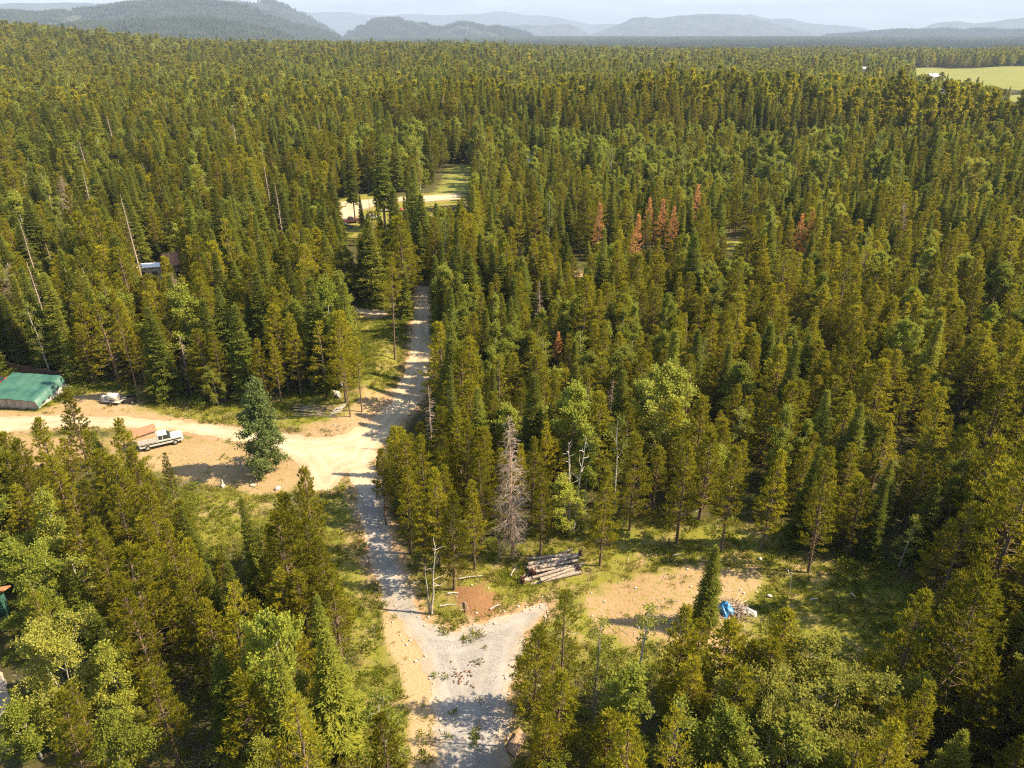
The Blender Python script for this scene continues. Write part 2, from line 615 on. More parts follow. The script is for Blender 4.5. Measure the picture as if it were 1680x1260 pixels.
def ground_mat():
    m, n, l = new_mat('ground_soil')
    out = n.new('ShaderNodeOutputMaterial')
    b = n.new('ShaderNodeBsdfPrincipled')
    b.inputs['Roughness'].default_value = 0.95
    b.inputs['Specular IOR Level'].default_value = 0.1
    geo = n.new('ShaderNodeNewGeometry')
    pos = geo.outputs['Position']
    n1 = noise_node(n, l, pos, 0.35, 6, 0.62)
    n2 = noise_node(n, l, pos, 2.2, 5, 0.65)
    n3 = noise_node(n, l, pos, 0.07, 4, 0.6, False)
    f1 = noise_node(n, l, pos, 0.9, 6, 0.7, False)
    f2 = noise_node(n, l, pos, 4.5, 4, 0.7, False)
    floor = ramp(n, l, f1, [(0.32, (0.035, 0.032, 0.014)), (0.5, (0.062, 0.052, 0.020)), (0.68, (0.075, 0.085, 0.020))])
    grass = ramp(n, l, f1, [(0.30, (0.095, 0.107, 0.015)), (0.5, (0.155, 0.150, 0.022)), (0.72, (0.219, 0.172, 0.057))])
    tan = ramp(n, l, f2, [(0.25, (0.189, 0.120, 0.062)), (0.5, (0.292, 0.194, 0.107)), (0.75, (0.387, 0.275, 0.163))])
    tanb = ramp(n, l, n3, [(0.35, (0.224, 0.138, 0.073)), (0.65, (0.353, 0.245, 0.142))])
    half = n.new('ShaderNodeValue')
    half.outputs[0].default_value = 0.5
    tan = mixc(n, l, half.outputs[0], tan, tanb)
    red = ramp(n, l, f2, [(0.25, (0.129, 0.065, 0.030)), (0.75, (0.241, 0.133, 0.065))])
    sand = ramp(n, l, f2, [(0.22, (0.215, 0.142, 0.073)), (0.5, (0.318, 0.228, 0.129)), (0.8, (0.378, 0.284, 0.176))])
    lawn = ramp(n, l, n3, [(0.3, (0.125, 0.140, 0.030)), (0.7, (0.190, 0.180, 0.048))])
    c = floor
    c = mixc(n, l, band(n, l, attr(n, 'd_grass'), -1.0, 1.6, n1, 7.0), c, grass)
    patch = n.new('ShaderNodeMapRange')
    patch.inputs['From Min'].default_value = 0.50
    patch.inputs['From Max'].default_value = 0.66
    patch.inputs['To Max'].default_value = 0.85
    l.new(noise_node(n, l, pos, 0.22, 6, 0.72, False), patch.inputs['Value'])
    grass = mixc(n, l, patch.outputs[0], grass, tan)
    c = mixc(n, l, band(n, l, attr(n, 'd_grass'), -1.0, 1.6, n1, 7.0), floor, grass)
    c = mixc(n, l, band(n, l, attr(n, 'd_lawn'), -2.0, 2.0, n1, 6.0), c, lawn)
    c = mixc(n, l, band(n, l, attr(n, 'd_road'), 0.2, 1.5, n1, 3.0), c, tan)
    tt = band(n, l, attr(n, 'd_tan'), -1.0, 0.5, n1, 5.5)
    tb = n.new('ShaderNodeMath')
    tb.operation = 'MULTIPLY'
    l.new(tt, tb.inputs[0])
    g2 = n.new('ShaderNodeMapRange')
    g2.inputs['From Min'].default_value = 0.02
    g2.inputs['From Max'].default_value = -0.10
    g2.inputs['To Min'].default_value = 1.0
    g2.inputs['To Max'].default_value = 0.35
    l.new(n2, g2.inputs['Value'])
    l.new(g2.outputs[0], tb.inputs[1])
    c = mixc(n, l, tb.outputs[0], c, tan)
    c = mixc(n, l, band(n, l, attr(n, 'd_red'), -0.7, 0.5, n1, 5.0), c, red)
    c = mixc(n, l, band(n, l, attr(n, 'd_sand'), -0.5, 0.5, n1, 2.0), c, sand)
    l.new(c, b.inputs['Base Color'])
    bp = n.new('ShaderNodeBump')
    bp.inputs['Strength'].default_value = 0.7
    bp.inputs['Distance'].default_value = 0.12
    l.new(f2, bp.inputs['Height'])
    l.new(bp.outputs[0], b.inputs['Normal'])
    l.new(b.outputs[0], out.inputs['Surface'])
    return m


def gravel_mat(name, stops, track, speck, tscale=9.0, brown=None):
    """loose road metal; worn wheel lines follow the edges of the road"""
    m, n, l = new_mat(name)
    out = n.new('ShaderNodeOutputMaterial')
    b = n.new('ShaderNodeBsdfPrincipled')
    b.inputs['Roughness'].default_value = 0.95
    b.inputs['Specular IOR Level'].default_value = 0.1
    geo = n.new('ShaderNodeNewGeometry')
    pos = geo.outputs['Position']
    f = noise_node(n, l, pos, tscale, 3, 0.8, False)
    w = noise_node(n, l, pos, 0.45, 5, 0.6)
    c = ramp(n, l, f, stops)
    vo = n.new('ShaderNodeTexVoronoi')
    vo.inputs['Scale'].default_value = 15.0
    l.new(pos, vo.inputs['Vector'])
    vcol = n.new('ShaderNodeSeparateColor')
    l.new(vo.outputs['Color'], vcol.inputs[0])
    sp = ramp(n, l, vcol.outputs[0], [(0.0, speck[0]), (0.55, speck[1]), (1.0, speck[2])])
    k = n.new('ShaderNodeValue')
    k.outputs[0].default_value = 0.5
    c = mixc(n, l, k.outputs[0], c, sp)
    tr = n.new('ShaderNodeMath')
    tr.operation = 'MULTIPLY_ADD'
    tr.inputs[1].default_value = 0.5
    l.new(w, tr.inputs[0])
    l.new(attr(n, 'd_edge'), tr.inputs[2])
    s = n.new('ShaderNodeMath')
    s.operation = 'MULTIPLY'
    s.inputs[1].default_value = 4.2
    l.new(tr.outputs[0], s.inputs[0])
    si = n.new('ShaderNodeMath')
    si.operation = 'SINE'
    l.new(s.outputs[0], si.inputs[0])
    mr = n.new('ShaderNodeMapRange')
    mr.inputs['From Min'].default_value = 0.1
    mr.inputs['From Max'].default_value = 1.0
    mr.inputs['To Max'].default_value = 0.55
    l.new(si.outputs[0], mr.inputs['Value'])
    tcol = n.new('ShaderNodeRGB')
    tcol.outputs[0].default_value = (*track, 1)
    c = mixc(n, l, mr.outputs[0], c, tcol.outputs[0])
    ed = band(n, l, attr(n, 'd_edge'), 0.1, -1.3, noise_node(n, l, pos, 0.8, 6, 0.7), 3.2)
    fl = n.new('ShaderNodeMath')
    fl.operation = 'MULTIPLY'
    fl.inputs[1].default_value = 0.55
    l.new(ed, fl.inputs[0])
    c = mixc(n, l, fl.outputs[0], c, ramp(n, l, f, [(0.3, (0.31, 0.23, 0.14)), (0.7, (0.45, 0.345, 0.225))]))
    if brown:
        sx = n.new('ShaderNodeSeparateXYZ')
        l.new(pos, sx.inputs[0])
        yb = n.new('ShaderNodeMath')
        yb.operation = 'MULTIPLY_ADD'
        yb.inputs[1].default_value = 14.0
        l.new(w, yb.inputs[0])
        l.new(sx.outputs[1], yb.inputs[2])
        ym = n.new('ShaderNodeMapRange')
        ym.interpolation_type = 'SMOOTHSTEP'
        ym.inputs['From Min'].default_value = brown[0]
        ym.inputs['From Max'].default_value = brown[1]
        l.new(yb.outputs[0], ym.inputs['Value'])
        bc = ramp(n, l, f, [(0.3, (0.33, 0.25, 0.16)), (0.7, (0.50, 0.41, 0.29))])
        c = mixc(n, l, ym.outputs[0], c, bc)
    wr = ramp(n, l, noise_node(n, l, pos, 0.25, 5, 0.6, False), [(0.35, (0.72, 0.70, 0.66)), (0.6, (1, 1, 1))])
    mm = n.new('ShaderNodeMix')
    mm.data_type = 'RGBA'
    mm.blend_type = 'MULTIPLY'
    mm.inputs['Factor'].default_value = 0.8
    l.new(c, mm.inputs['A'])
    l.new(wr, mm.inputs['B'])
    l.new(mm.outputs['Result'], b.inputs['Base Color'])
    bp = n.new('ShaderNodeBump')
    bp.inputs['Strength'].default_value = 0.6
    bp.inputs['Distance'].default_value = 0.05
    l.new(f, bp.inputs['Height'])
    l.new(bp.outputs[0], b.inputs['Normal'])
    l.new(b.outputs[0], out.inputs['Surface'])
    return m


def sheet(name, poly, cell, dz, mat, rag=0.5, ragscale=0.8):
    """a draped sheet inside a polygon, its edge ragged by noise (marching squares on the signed distance)"""
    x0, y0 = poly.min(0) - 1.5
    x1, y1 = poly.max(0) + 1.5
    xs = np.arange(x0, x1 + cell, cell)
    ys = np.arange(y0, y1 + cell, cell)
    X, Y = np.meshgrid(xs, ys, indexing='ij')
    D = sdist(poly, X, Y)
    Dn = D + rag * 2 * (fbm(X * ragscale, Y * ragscale, 4) - 0.5)
    nx, ny = X.shape
    idx = {}
    V, Fq, E = [], [], []

    def vert(key, x, y, d):
        if key not in idx:
            idx[key] = len(V)
            V.append((x, y, 0))
            E.append(d)
        return idx[key]

    corner_in = Dn < 0
    cnt = corner_in[:-1, :-1].astype(int) + corner_in[1:, :-1] + corner_in[1:, 1:] + corner_in[:-1, 1:]
    for i, j in zip(*np.nonzero(cnt)):
        cs = [(i, j), (i + 1, j), (i + 1, j + 1), (i, j + 1)]
        f = []
        for k in range(4):
            a, b_ = cs[k], cs[(k + 1) % 4]
            da, db = Dn[a], Dn[b_]
            if da < 0:
                f.append(vert(a, X[a], Y[a], D[a]))
            if (da < 0) != (db < 0):
                t = da / (da - db)
                kk = (min(a, b_), max(a, b_))
                f.append(vert(kk, X[a] + (X[b_] - X[a]) * t, Y[a] + (Y[b_] - Y[a]) * t, D[a]))
        if len(f) >= 3:
            Fq.append(f)
    V = np.array(V)
    V[:, 2] = H(V[:, 0], V[:, 1]) + dz
    me = bpy.data.meshes.new(name)
    me.from_pydata(V.tolist(), [], Fq)
    me.materials.append(mat)
    a = me.attributes.new('d_edge', 'FLOAT', 'POINT')
    a.data.foreach_set('value', np.array(E, np.float32))
    me.polygons.foreach_set('use_smooth', [True] * len(Fq))
    o = bpy.data.objects.new(name, me)
    COL.objects.link(o)
    return tag(o, kind='structure')


M['ground'] = ground_mat()
M['road'] = gravel_mat('road_gravel', [(0.3, (0.306, 0.233, 0.148)), (0.7, (0.454, 0.370, 0.264))], (0.486, 0.407, 0.295),
                       [(0.306, 0.233, 0.154), (0.401, 0.322, 0.222), (0.486, 0.401, 0.295)], 6.0)
M['drive'] = gravel_mat('driveway_gravel', [(0.3, (0.184, 0.163, 0.151)), (0.7, (0.314, 0.291, 0.275))], (0.314, 0.291, 0.266),
                        [(0.131, 0.118, 0.113), (0.248, 0.231, 0.221), (0.410, 0.395, 0.388)], 9.0, (float(P(600, 830)[1]), float(P(590, 772)[1])))
make_ground()
sheet('road', g['ROAD_MAIN'], 0.42, 0.018, M['road'], 0.6)
sheet('driveway', g['DRIVE'], 0.3, 0.007, M['drive'], 0.9)
sheet('track', g['TRACK'], 0.5, 0.075, M['road'], 0.3)
sheet('road', g['MID_ROAD'], 1.0, 0.10, M['road'], 0.6, 0.3)
sheet('driveway', g['DRIVE_LEFT'], 0.5, 0.085, M['drive'], 0.4)

# ------------------------------------------------------------------ distant country: mountains, woods, haze
def mountain_mat(name, a, b):
    m, n, l = new_mat(name)
    out = n.new('ShaderNodeOutputMaterial')
    d = n.new('ShaderNodeBsdfDiffuse')
    geo = n.new('ShaderNodeNewGeometry')
    f = noise_node(n, l, geo.outputs['Position'], 0.0045, 9, 0.78, False)
    c = ramp(n, l, f, [(0.40, a), (0.60, b)])
    l.new(c, d.inputs['Color'])
    l.new(d.outputs[0], out.inputs['Surface'])
    return m


M['mount_near'] = mountain_mat('wooded_slope', (0.012, 0.018, 0.016), (0.085, 0.085, 0.055))
M['mount_far'] = mountain_mat('far_slope', (0.020, 0.028, 0.026), (0.070, 0.070, 0.050))
HORIZON_Y = 630 - F * math.tan(PITCH)


SLOPES = []


def mountain(pts, dist, depth, mat, seed, rough=0.5):
    """a ridge whose skyline passes through the given picture points, dist metres off, with a front and a back slope"""
    pts = sorted(pts)
    px = np.array([p[0] for p in pts], float)
    py = np.array([p[1] for p in pts], float)
    nx = max(160, int((px[-1] - px[0]) / 1.1))
    qx = np.linspace(px[0], px[-1], nx)
    qy = np.interp(qx, px, py)
    qy = qy - 3.2 * (fbm(qx / 26.0 + seed * 7, qx * 0 + seed, 5) - 0.5) * np.clip((58 - qy) / 16, 0, 1.2)
    k = np.array([0, 1, 3, 1, 0.0])
    k /= k.sum()
    qy = np.convolve(np.pad(qy, 2, mode='edge'), k, 'valid')
    u = (qx - 840) / F
    v = (630 - qy) / F
    fy, fz = CP + v * SP, -SP + v * CP
    az = np.arctan2(u, fy)
    hz = CAM_H + dist * fz / np.hypot(u, fy) + 0
    nd = 44
    t = np.linspace(-1, 1, nd)
    A, T = np.meshgrid(az, t, indexing='ij')
    Hc = np.repeat(hz[:, None], nd, 1)
    prof = np.where(T < 0, (1 + T) ** 1.25, (1 - T) ** 1.2)
    rr = dist + T * depth
    X, Y = rr * np.sin(A), rr * np.cos(A)
    s = depth * 0.55
    nzs = fbm(X / s + seed * 9.1, Y / s + seed * 3.7, 6) - 0.5
    rid = 1 - np.abs(2 * fbm(X / (s * 0.8) + 5 + seed, Y / (s * 0.8), 5) - 1) - 0.75
    Z = -40 + (Hc + 40) * prof + (Hc + 40) * (nzs * rough * 1.5 + rid * rough * 1.3) * (1 - np.abs(T)) * np.clip(np.abs(T) * 5, 0.08, 1)
    Z = np.maximum(Z, -60)
    V = np.stack([X, Y, Z], -1).reshape(-1, 3)
    i = (np.arange(nx - 1)[:, None] * nd + np.arange(nd - 1)[None])
    Fq = np.stack([i, i + nd, i + nd + 1, i + 1], -1).reshape(-1, 4)
    if dist < 9800:
        SLOPES.append((V.reshape(nx, nd, 3)[::2, 4:nd // 2 + 4].reshape(-1, 3), dist))
    o = bpy.data.objects.new('mountain', np_mesh('mountain', V, [Fq], [mat], smooth=True))
    COL.objects.link(o)
    return tag(o, kind='structure')


mountain([(-260, 30), (-120, 16), (0, 19), (60, 23), (100, 19), (167, 11), (230, 4), (267, 2), (320, 1), (360, 4), (400, 9), (450, 28), (500, 46), (528, 54), (545, 60)],
         6200, 1500, M['mount_near'], 1, 0.35)
mountain([(40, 60), (90, 48), (150, 42), (220, 37), (290, 34), (330, 34), (370, 40), (420, 51), (455, 60)], 4300, 650, M['mount_near'], 2, 0.25)
mountain([(330, 60), (360, 26), (393, 8), (413, 5), (430, 0), (447, 2), (465, 12), (483, 21), (505, 33), (520, 43), (538, 54), (546, 60)], 9000, 1800, M['mount_near'], 3, 0.35)
mountain([(-300, -6), (-150, -12), (0, 4), (90, 2), (180, 4), (260, -6), (340, -14), (390, -2), (430, 20), (470, 50), (490, 60)], 15000, 3500, M['mount_far'], 4, 0.4)
mountain([(582, 60), (592, 54), (607, 43), (622, 34), (640, 32), (655, 31), (677, 34), (700, 43), (722, 47), (737, 46), (752, 40), (764, 38), (788, 43), (815, 47), (840, 51), (866, 58)],
         8200, 900, M['mount_near'], 5, 0.3)
mountain([(790, 60), (820, 45), (840, 41), (870, 40), (895, 41), (935, 39), (950, 46), (964, 54), (975, 60)], 14000, 1500, M['mount_far'], 6, 0.35)
mountain([(430, 40), (470, 28), (493, 22), (530, 20), (560, 19), (590, 22), (620, 25), (655, 22), (700, 24), (745, 23), (785, 24), (812, 19), (832, 17), (860, 22), (885, 25),
          (915, 27), (940, 32), (968, 39), (1010, 40), (1060, 44), (1100, 60)], 23000, 4000, M['mount_far'], 7, 0.4)
mountain([(962, 60), (985, 50), (1012, 40), (1035, 30), (1060, 26), (1082, 30), (1110, 25), (1150, 22), (1185, 22), (1212, 21), (1232, 27), (1258, 33), (1290, 43), (1320, 50), (1342, 58)],
         14500, 2600, M['mount_far'], 8, 0.4)
mountain([(1190, 60), (1215, 26), (1232, 22), (1262, 31), (1290, 30), (1310, 34), (1335, 38), (1375, 41), (1405, 43), (1440, 50), (1475, 58)], 20000, 3000, M['mount_far'], 9, 0.4)
mountain([(1470, 60), (1500, 50), (1528, 40), (1550, 35), (1573, 34), (1600, 39), (1625, 36), (1655, 31), (1700, 27), (1780, 20), (1900, 30), (1960, 60)], 17500, 2600, M['mount_far'], 10, 0.4)
mountain([(1360, 60), (1400, 56), (1440, 54), (1480, 51), (1510, 52), (1545, 50), (1580, 53), (1612, 49), (1640, 53), (1675, 51), (1720, 52), (1900, 50), (1990, 60)], 9500, 1100, M['mount_near'], 11, 0.3)


def make_haze():
    m = bpy.data.materials.new('haze_air')
    m.use_nodes = True
    n, l = m.node_tree.nodes, m.node_tree.links
    n.clear()
    out = n.new('ShaderNodeOutputMaterial')
    pv = n.new('ShaderNodeVolumePrincipled')
    pv.inputs['Color'].default_value = (0.44, 0.55, 0.74, 1)
    pv.inputs['Density'].default_value = HAZE
    pv.inputs['Anisotropy'].default_value = 0.0
    l.new(pv.outputs[0], out.inputs['Volume'])
    b = MB().box((0, 0, -120), (60000, 60000, 1150))
    o = b.build('haze', m)
    tag(o, kind='stuff')


HAZE = 8.5e-5
make_haze()


# ------------------------------------------------------------------ trees: trunk, limbs and crown built spray by spray
def norm(a):
    return a / (np.linalg.norm(a, axis=-1, keepdims=True) + 1e-9)


def sprays(B, D, L, W, rng, K, spread, kite=0.5):
    """K flat needle blades or leaves at each base B, fanned round direction D"""
    n = len(B)
    B = np.repeat(B, K, 0)
    D = norm(np.repeat(D, K, 0) + spread * rng.normal(size=(n * K, 3)))
    Lr = np.repeat(L, K) * rng.uniform(0.65, 1.25, n * K)
    Wr = np.repeat(W, K) * rng.uniform(0.75, 1.25, n * K)
    S = norm(np.cross(D, rng.normal(size=(n * K, 3)))) * Wr[:, None] * 0.5
    mid = B + D * (Lr * kite)[:, None]
    V = np.stack([B, mid + S, B + D * Lr[:, None], mid - S], 1).reshape(-1, 3)
    q = np.arange(n * K)[:, None] * 4 + np.arange(4)[None]
    t = np.repeat(np.repeat(rng.random(n), K) * 0.75 + rng.random(n * K) * 0.25, 4)
    return V, q, t


class Wood:
    def __init__(self):
        self.V, self.F, self.n = [], [], 0

    def limb(self, pts, rads, k=3):
        pts = np.asarray(pts, float)
        m = len(pts)
        d = norm(np.gradient(pts, axis=0))
        ref = np.array([1.0, 0.13, 0.05]) if abs(d[0][2]) > 0.7 else np.array([0.05, 0.1, 1.0])
        a = norm(np.cross(d, ref))
        b = np.cross(d, a)
        th = 2 * np.pi * np.arange(k) / k
        ring = pts[:, None] + (a[:, None] * np.cos(th)[None, :, None] + b[:, None] * np.sin(th)[None, :, None]) * np.asarray(rads)[:, None, None]
        self.V.append(ring.reshape(-1, 3))
        i = np.arange(m - 1)[:, None] * k + np.arange(k)[None]
        j = np.arange(m - 1)[:, None] * k + (np.arange(k)[None] + 1) % k
        self.F.append(np.stack([i, j, j + k, i + k], -1).reshape(-1, 4) + self.n)
        self.n += m * k

    def get(self):
        return np.concatenate(self.V), np.concatenate(self.F)


def trunk_line(h, rng, bend=0.012, m=9):
    t = np.linspace(0, 1, m)
    off = np.cumsum(rng.normal(size=(m, 2)) * bend * h / m * 2, 0) * t[:, None]
    return np.stack([off[:, 0], off[:, 1], t * h - 0.25 * (t == 0)], -1), t


def along(pts, z):
    return np.array([np.interp(z, pts[:, 2], pts[:, k]) for k in (0, 1)] + [z])


def pine(seed, h=13.0, r=1.8, base=0.22, gap=0.50, nb=5, step=0.20, K=9, L=0.35, W=0.060, deadwood=True, thin=0.92, up=0.85, inner=0.40):
    rng = np.random.default_rng(seed)
    w = Wood()
    pts, t = trunk_line(h, rng)
    w.limb(pts, 0.0105 * h * (1 - 0.93 * t) + 0.012, 7)
    Bs, Ds, Ls = [], [], []
    z = base * h
    lean = rng.uniform(0, 6.28)
    while z < h - 0.35:
        u = (z - base * h) / (h * (1 - base))
        prof = (1 - u) ** 0.78 * (0.58 + 0.42 * min(1, u / 0.25)) * rng.uniform(0.85, 1.12)
        c = along(pts, z)
        n = nb + rng.integers(-1, 2)
        a0 = rng.uniform(0, 6.28)
        for b in range(n):
            if rng.random() > thin:
                continue
            az = a0 + 6.283 * b / n + rng.normal() * 0.3
            ln = max(0.22, r * prof * rng.uniform(0.5, 1.28) * (1 + 0.13 * math.cos(az - lean)) + 0.12)
            e0 = R(0 + 40 * u + rng.normal() * 9)
            e1 = e0 + R(30)
            s = np.linspace(0, 1, 5)
            e = e0 + (e1 - e0) * s ** 1.5
            dr = np.stack([np.cos(az) * np.cos(e), np.sin(az) * np.cos(e), np.sin(e)], -1)
            q = c + np.concatenate([[np.zeros(3)], np.cumsum(dr[:-1] * ln / 4, 0)])
            w.limb(q, np.linspace(0.014 + 0.010 * ln, 0.006, 5), 3)
            side = np.array([-np.sin(az), np.cos(az), 0.0])
            f0 = inner * (1 - u * 0.8)
            nt = max(1, int(ln * 2.6))
            for k in range(nt + 1):
                f = 1.0 if k == nt else f0 + (1 - f0) * (k + rng.random()) / (nt + 0.5)
                f = min(f, 1.0)
                b0 = np.array([np.interp(f, s, q[:, i]) for i in range(3)])
                d0 = np.array([np.interp(f, s, dr[:, i]) for i in range(3)])
                sg = (1 if k % 2 else -1) * (k < nt)
                td = norm(d0 + side * sg * rng.uniform(0.5, 1.0) + np.array([0, 0, rng.uniform(0.0, 0.35)]))
                tl = (0.12 + 0.36 * ln * (1.05 - f) + 0.10) * rng.uniform(0.7, 1.3) if k < nt else 0.2
                m = max(2, int(tl / step) + 1)
                x = np.linspace(0.25, 1, m)[:, None]
                Bs.append(b0 + td * tl * x + rng.normal(size=(m, 3)) * 0.035)
                Ds.append(norm(td * 0.8 + np.array([0, 0, up]) + rng.normal(size=(m, 3)) * 0.22))
                Ls.append(np.full(m, L) * rng.uniform(0.75, 1.2, m))
                if tl > 0.35:
                    w.limb([b0, b0 + td * tl], [0.010, 0.004], 3)
        z += gap * rng.uniform(0.7, 1.3) * (1 - 0.35 * u)
    top = np.array([along(pts, h - k) for k in (0.9, 0.7, 0.5, 0.3, 0.1, 0.0)])
    Bs.append(top)
    Ds.append(np.tile([0, 0, 1.0], (6, 1)) + rng.normal(size=(6, 3)) * 0.3)
    Ls.append(np.full(6, L))
    if deadwood:
        for _ in range(int(22 + 50 * base)):
            z = rng.uniform(0.04, base + 0.2) * h
            c = along(pts, z)
            az = rng.uniform(0, 6.28)
            ln = rng.uniform(0.4, 1.3)
            d = np.array([np.cos(az), np.sin(az), rng.uniform(-0.45, 0.15)])
            w.limb([c, c + d * ln * 0.6, c + d * ln + [0, 0, -0.06]], [0.018, 0.012, 0.005], 3)
    B, D, Lx = np.concatenate(Bs), np.concatenate(Ds), np.concatenate(Ls)
    V, q, tn = sprays(B, D, Lx, Lx * (W / L), rng, K, 0.34)
    return w.get(), (V, q, tn), h


def fir(seed, h=15.0, r=2.1, base=0.06, gap=0.42, nb=7, step=0.19, L=0.42, W=0.15, droop=16, thin=1.0, K=2):
    rng = np.random.default_rng(seed)
    w = Wood()
    pts, t = trunk_line(h, rng, 0.006)
    w.limb(pts, 0.0115 * h * (1 - 0.95 * t) + 0.01, 7)
    Bs, Ds, Ls = [], [], []
    z = base * h
    while z < h - 0.3:
        u = (z - base * h) / (h * (1 - base))
        prof = (1 - u) ** 0.9 * (0.75 + 0.25 * min(1, u / 0.12))
        c = along(pts, z)
        n = nb + rng.integers(-1, 2)
        a0 = rng.uniform(0, 6.28)
        lay = rng.uniform(0.8, 1.12)
        for b in range(n):
            if rng.random() > thin:
                continue
            az = a0 + 6.283 * b / n + rng.normal() * 0.22
            ln = max(0.16, r * prof * lay * rng.uniform(0.62, 1.18) + 0.06)
            e0 = R(-droop * (1 - u) * 0.6 + 38 * u ** 2 + rng.normal() * 6)
            s = np.linspace(0, 1, 4)
            e = e0 + R(-droop * (1 - u)) * np.sin(s * 3.1) + R(14) * s
            dr = np.stack([np.cos(az) * np.cos(e), np.sin(az) * np.cos(e), np.sin(e)], -1)
            q = c + np.concatenate([[np.zeros(3)], np.cumsum(dr[:-1] * ln / 3, 0)])
            w.limb(q, np.linspace(0.01 + 0.008 * ln, 0.004, 4), 3)
            ns = max(2, int(ln / step))
            ss = np.linspace(0.22, 1.0, ns)
            cen = np.stack([np.interp(ss, s, q[:, k]) for k in range(3)], -1)
            dd = np.stack([np.interp(ss, s, dr[:, k]) for k in range(3)], -1)
            side = np.array([-np.sin(az), np.cos(az), 0.0])
            for sg in (-1, 1, 0):
                fan = ln * 0.42 * (1.05 - ss) + L * 0.55
                dsp = norm(dd * 0.8 + side * sg * 0.85 + np.array([0, 0, -0.10 + 0.12 * (sg == 0)]) + rng.normal(size=(ns, 3)) * 0.12)
                m = 2 if sg else 1
                for k in range(m):
                    Bs.append(cen + dsp * (fan * 0.45 * k)[:, None] + rng.normal(size=(ns, 3)) * 0.03)
                    Ds.append(dsp)
                    Ls.append(np.clip(fan * 0.72, 0.16, L * 1.5))
        z += gap * rng.uniform(0.75, 1.25) * (1 - 0.45 * u)
    top = np.array([along(pts, h - k) for k in (0.7, 0.5, 0.3, 0.15, 0.0)])
    Bs.append(top)
    Ds.append(np.tile([0, 0, 1.0], (5, 1)) + rng.normal(size=(5, 3)) * 0.25)
    Ls.append(np.full(5, L * 0.9))
    B, D, Lx = np.concatenate(Bs), np.concatenate(Ds), np.concatenate(Ls)
    V, q, tn = sprays(B, D, Lx, Lx * (W / L), rng, K, 0.22)
    return w.get(), (V, q, tn), h


def broad(seed, h=12.0, r=2.6, base=0.25, limbs=18, sub=7, clump=3, leaves=34, size=0.21, cr=0.40, shape='round', stems=1, lift=0.8):
    rng = np.random.default_rng(seed)
    w = Wood()
    Bs, Ds = [], []
    for st in range(stems):
        pts, t = trunk_line(h * (0.9 if stems > 1 else 0.96), rng, 0.004 if shape == 'cone' else 0.03)
        if stems > 1:
            a = 6.28 * st / stems + 0.4
            pts[:, 0] += np.cos(a) * t * r * 0.5
            pts[:, 1] += np.sin(a) * t * r * 0.5
        w.limb(pts, 0.011 * h * (1 - 0.9 * t) / (1 if stems == 1 else 1.4) + 0.012, 7)
        hh = pts[-1, 2]
        for k in range(limbs // stems + 1):
            u = (k + rng.random()) / (limbs // stems + 1)
            z = hh * (base * 0.75 + (1 - base * 0.75) * u * 0.93)
            if shape == 'round':
                prof = math.sin(math.pi * min(1, 0.16 + 0.80 * u)) ** 0.75
            elif shape == 'cone':
                prof = (1 - u) ** 0.75 * (0.7 + 0.3 * min(1, u / 0.2)) + 0.12
            else:
                prof = math.sin(math.pi * (0.12 + 0.84 * u)) ** 0.5 * 0.72
            az = k * 2.399 + rng.normal() * 0.3 + st * 2.1
            ln = max(0.4, r * prof * rng.uniform(0.55, 1.32))
            if shape != 'cone' and rng.random() < 0.12:
                continue
            c = along(pts, z)
            e = R(14 + 48 * u + rng.normal() * 8) * lift
            d = np.array([np.cos(az) * np.cos(e), np.sin(az) * np.cos(e), np.sin(e)])
            p1 = c + d * ln * 0.55 + rng.normal(size=3) * 0.08
            p2 = p1 + norm(d + np.array([0, 0, 0.25])) * ln * 0.5
            w.limb([c, p1, p2], [0.018 + 0.012 * ln, 0.014, 0.006], 4)
            for m in range(sub):
                f = rng.uniform(0.35, 1.0)
                b0 = c + (p1 - c) * f / 0.55 if f < 0.55 else p1 + (p2 - p1) * (f - 0.55) / 0.45
                dv = norm(d * 0.5 + rng.normal(size=3) * 0.75 + np.array([0, 0, 0.25]))
                sl = ln * 0.36 * rng.uniform(0.6, 1.25) + 0.12
                b1 = b0 + dv * sl
                w.limb([b0, b1], [0.010, 0.004], 3)
                for q in range(clump):
                    cc = b0 + dv * sl * (0.45 + 0.6 * (q + rng.random()) / clump)
                    g_ = rng.normal(size=(leaves, 3)) * cr * 0.48
                    Bs.append(cc + g_ * np.array([1, 1, 0.75]))
                    Ds.append(norm(g_ + rng.normal(size=(leaves, 3)) * 0.35 + np.array([0, 0, 0.05])))
        tp = pts[-1]
        g_ = rng.normal(size=(leaves * 2, 3)) * cr * 0.5
        Bs.append(tp + g_)
        Ds.append(norm(g_ + rng.normal(size=g_.shape) * 0.3))
    B, D = np.concatenate(Bs), np.concatenate(Ds)
    Lx = size * rng.uniform(0.6, 1.3, len(B))
    V, q, tn = sprays(B, D, Lx, Lx * 0.66, rng, 1, 0.2, 0.45)
    return w.get(), (V, q, tn), h


